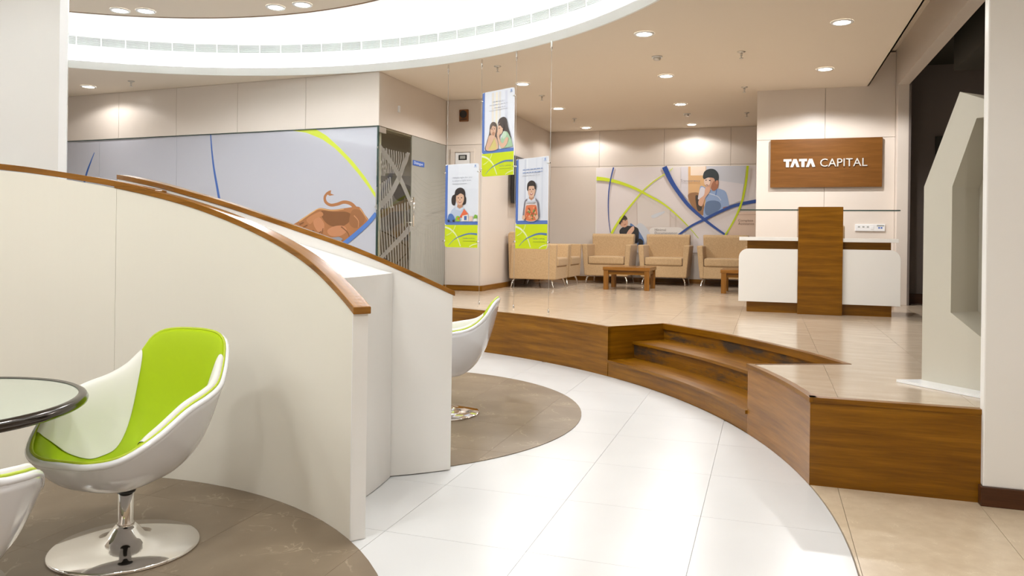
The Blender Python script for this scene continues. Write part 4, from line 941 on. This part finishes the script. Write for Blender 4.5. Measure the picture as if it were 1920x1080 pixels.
# ================================================================== RECEPTION
sg = world_thing('name_board', 'wide wooden name board with raised pale letters on the reception wall', 'sign', (.66, 10.36, 1.84))
nb_ = wpart('board', MB().box((.02, 10.31, 1.842), (1.308, 10.345, 2.446)), 'wood_sign', sg, bevel=.003, uv=uvaxis((1, 0, 0)))
wpart('spacer', MB().box((.08, 10.344, 1.90), (1.25, 10.358, 2.39)), 'black_plastic', sg)
def letters(polys, y0, y1):
    mb = MB()
    for p in polys: mb.prism(p, lambda x, z: (x, y0, z), lambda x, z: (x, y1, z))
    return mb
zl, zh = 2.094, 2.196; hl = zh-zl
def T_(x, w): return [[(x, zh), (x, zh-.3*hl), (x+.3*w, zh-.3*hl), (x+.3*w, zl), (x+.7*w, zl), (x+.7*w, zh-.3*hl), (x+w, zh-.3*hl), (x+w, zh)]]
def A_(x, w): return [[(x, zl), (x+.32*w, zh), (x+.68*w, zh), (x+w, zl), (x+.68*w, zl), (x+.5*w, zl+.55*hl), (x+.32*w, zl)]]
for nm, ps in (('letter', T_(.176, .095)), ('letter', A_(.256, .110)), ('letter', T_(.358, .095)), ('letter', A_(.440, .110))):
    wpart(nm, letters(ps, 10.31, 10.298), 'letter_metal', sg).parent = nb_
tm = textmesh('CAPITAL'); xs = [v.co.x for v in tm.vertices]; x0, x1 = min(xs), max(xs); zs = [v.co.y for v in tm.vertices]; zz0, zz1 = min(zs), max(zs)
mbt = MB(); zc0 = zl+.002; hx = hl
V3 = [Vector((.605+(v.co.x-x0)/(x1-x0)*.535, 10.299, zc0+(v.co.y-0)/.73*hx*1.02)) for v in tm.vertices]
mbt.add(V3, [tuple(p.vertices) for p in tm.polygons])
lt = wpart('lettering', mbt, 'letter_metal', sg); lt.parent = nb_; md = lt.modifiers.new('solid', 'SOLIDIFY'); md.thickness = .012; md.offset = 0
ct_ = world_thing('reception_counter', 'white and wood reception counter with tall wooden centre slab and glass ledge', 'counter', (.48, 8.8, ZP))
wpart('plinth', MB().box((-.205, 8.55, ZP), (1.185, 9.15, .60)), 'wood', ct_, uv=uvaxis((1, 0, 0)))
wpart('body', MB().box((-.205, 8.56, .60), (1.175, 9.12, 1.17)), 'wood', ct_, uv=uvaxis((1, 0, 0)))
def rpanel(x0, x1, z0, z1, left):
    r = .095; pts = [(x0, z0), (x1, z0)]
    c = [(x0+r-r*math.sin(rad(a)) if left else x1-r+r*math.sin(rad(a)), z1-r+r*math.cos(rad(a))) for a in range(0, 91, 9)]
    pts += ([(x1, z1)]+c) if left else (c[::-1]+[(x0, z1)])
    return MB().prism(pts, lambda x, z: (x, 8.555, z), lambda x, z: (x, 8.50, z))
wpart('front_panel', rpanel(-.287, .297, .53, 1.084, True), 'laminate_white', ct_, bevel=.002, seg=1)
wpart('front_panel', rpanel(.722, 1.258, .533, 1.09, False), 'laminate_white', ct_, bevel=.002, seg=1)
wpart('worktop', MB().box((-.285, 8.48, 1.17), (.297, 9.2, 1.208)), 'laminate_white', ct_, bevel=.003)
wpart('worktop', MB().box((.722, 8.48, 1.165), (1.235, 9.2, 1.203)), 'laminate_white', ct_, bevel=.003)
wpart('centre_slab', MB().box((.297, 8.47, ZP), (.722, 8.80, 1.522)), 'wood', ct_, bevel=.003, uv=uvaxis((1, 0, 0)))
for x0, x1, z in ((-.28, .297, 1.485), (.722, 1.248, 1.480)):
    e = wpart('glass_ledge', MB().box((x0, 8.503, z), (x1, 8.74, z+.012)), 'clear_glass', ct_)
    wpart('polished_edge', MB().box((x0, 8.497, z), (x1, 8.503, z+.012)), 'glass_edge', ct_).parent = e
oc = world_thing('office_chair', 'tan padded office chair tucked behind the counter', 'chair', (.60, 9.55, ZP))
wpart('backrest', MB().box((.37, 9.68, ZP+.52), (.845, 9.76, 1.365)), 'armchair_fabric', oc, bevel=.035, seg=4)
wpart('seat', MB().box((.37, 9.28, ZP+.42), (.84, 9.72, ZP+.50)), 'armchair_fabric', oc, bevel=.03, seg=3)
wpart('stem', MB().lathe([(.025, ZP+.06), (.025, ZP+.42)], 16, (.6, 9.55, 0)), 'chrome', oc)
wpart('back_bar', MB().box((.57, 9.72, ZP+.40), (.63, 9.77, ZP+.75)), 'black_plastic', oc)
for k in range(5): wpart('foot', MB().tube([(.6, 9.55, ZP+.07), (.6+.26*math.cos(k*1.2566), 9.55+.26*math.sin(k*1.2566), ZP+.03)], [.02, .03], 8), 'black_plastic', oc)
so = world_thing('socket_strip', 'white strip of wall sockets on the reception wall above the counter', 'socket', (1.18, 10.36, 1.30))
pl_ = wpart('plate', MB().box((1.016, 10.342, 1.302), (1.351, 10.36, 1.388)), 'white_plastic', so, bevel=.004)
for x in (1.06, 1.11, 1.16): wpart('socket', MB().box((x-.012, 10.3405, 1.345), (x+.012, 10.343, 1.362)), 'display', so).parent = pl_
wpart('switch', MB().box((1.19, 10.338, 1.325), (1.225, 10.343, 1.36)), 'white_plastic', so, bevel=.002).parent = pl_
for x in (1.285, 1.312): wpart('data_port', MB().box((x-.009, 10.339, 1.335), (x+.009, 10.343, 1.352)), 'sign_blue', so).parent = pl_
wpart('port_cover', MB().box((1.26, 10.340, 1.362), (1.34, 10.343, 1.378)), 'display', so).parent = pl_

# ================================================================== KIOSK FRAME AT THE RIGHT
kd = Vector((.695, -.719, 0)); kn = Vector((-.719, -.695, 0)); kp = Vector((.793, 4.634, 0))
kq = world_thing('display_housing', 'tall cream angular display housing beside the pale wall at the right edge', 'display stand', (1.1, 4.5, ZP))
K = lambda s, z, d=0: kp+kd*s+kn*d+up*z
outer = [(0, .42), (0, 1.47), (.195, 1.948), (.36, 1.875), (.72, 1.875), (.72, .42)]
inner = [(.16, .81), (.16, 1.463), (.285, 1.80), (.58, 1.80), (.58, .53), (.43, .53)]
def ringslab(o_, i_, d0, d1):
    mb = MB(); n = len(o_)
    vs = [K(*p, d0) for p in o_]+[K(*p, d0) for p in i_]+[K(*p, d1) for p in o_]+[K(*p, d1) for p in i_]
    fs = []
    for k in range(n):
        j = (k+1) % n
        fs += [(k, j, n+j, n+k), (2*n+k, 3*n+k, 3*n+j, 2*n+j), (k, 2*n+k, 2*n+j, j), (n+k, n+j, 3*n+j, 3*n+k)]
    return mb.add(vs, fs)
def rot(l, k): return l[k:]+l[:k]
wpart('frame', ringslab(outer, [(.16, .81), (.16, 1.463), (.285, 1.80), (.40, 1.80), (.58, 1.80), (.58, .53)], 0, -.22), 'kiosk_cream', kq)
wpart('inner_back', MB().prism([(.02, .44), (.02, 1.45), (.21, 1.90), (.70, 1.85), (.70, .44)], lambda s, z: K(s, z, -.221), lambda s, z: K(s, z, -.245)), 'kiosk_cream', kq)
wpart('back_box', MB().prism([(.26, .42), (.26, 1.965), (.70, 1.965), (.70, .42)], lambda s, z: K(s, z, -.246), lambda s, z: K(s, z, -.33)), 'kiosk_cream', kq)
wpart('foot_plate', MB().add([K(s, z, d) for z in (ZP+.001, ZP+.014) for s, d in ((-.06, .12), (.73, .12), (.73, -.02), (-.01, -.02))], [(3, 2, 1, 0), (4, 5, 6, 7), (0, 1, 5, 4), (1, 2, 6, 5), (2, 3, 7, 6), (3, 0, 4, 7)]), 'trim_white', kq)
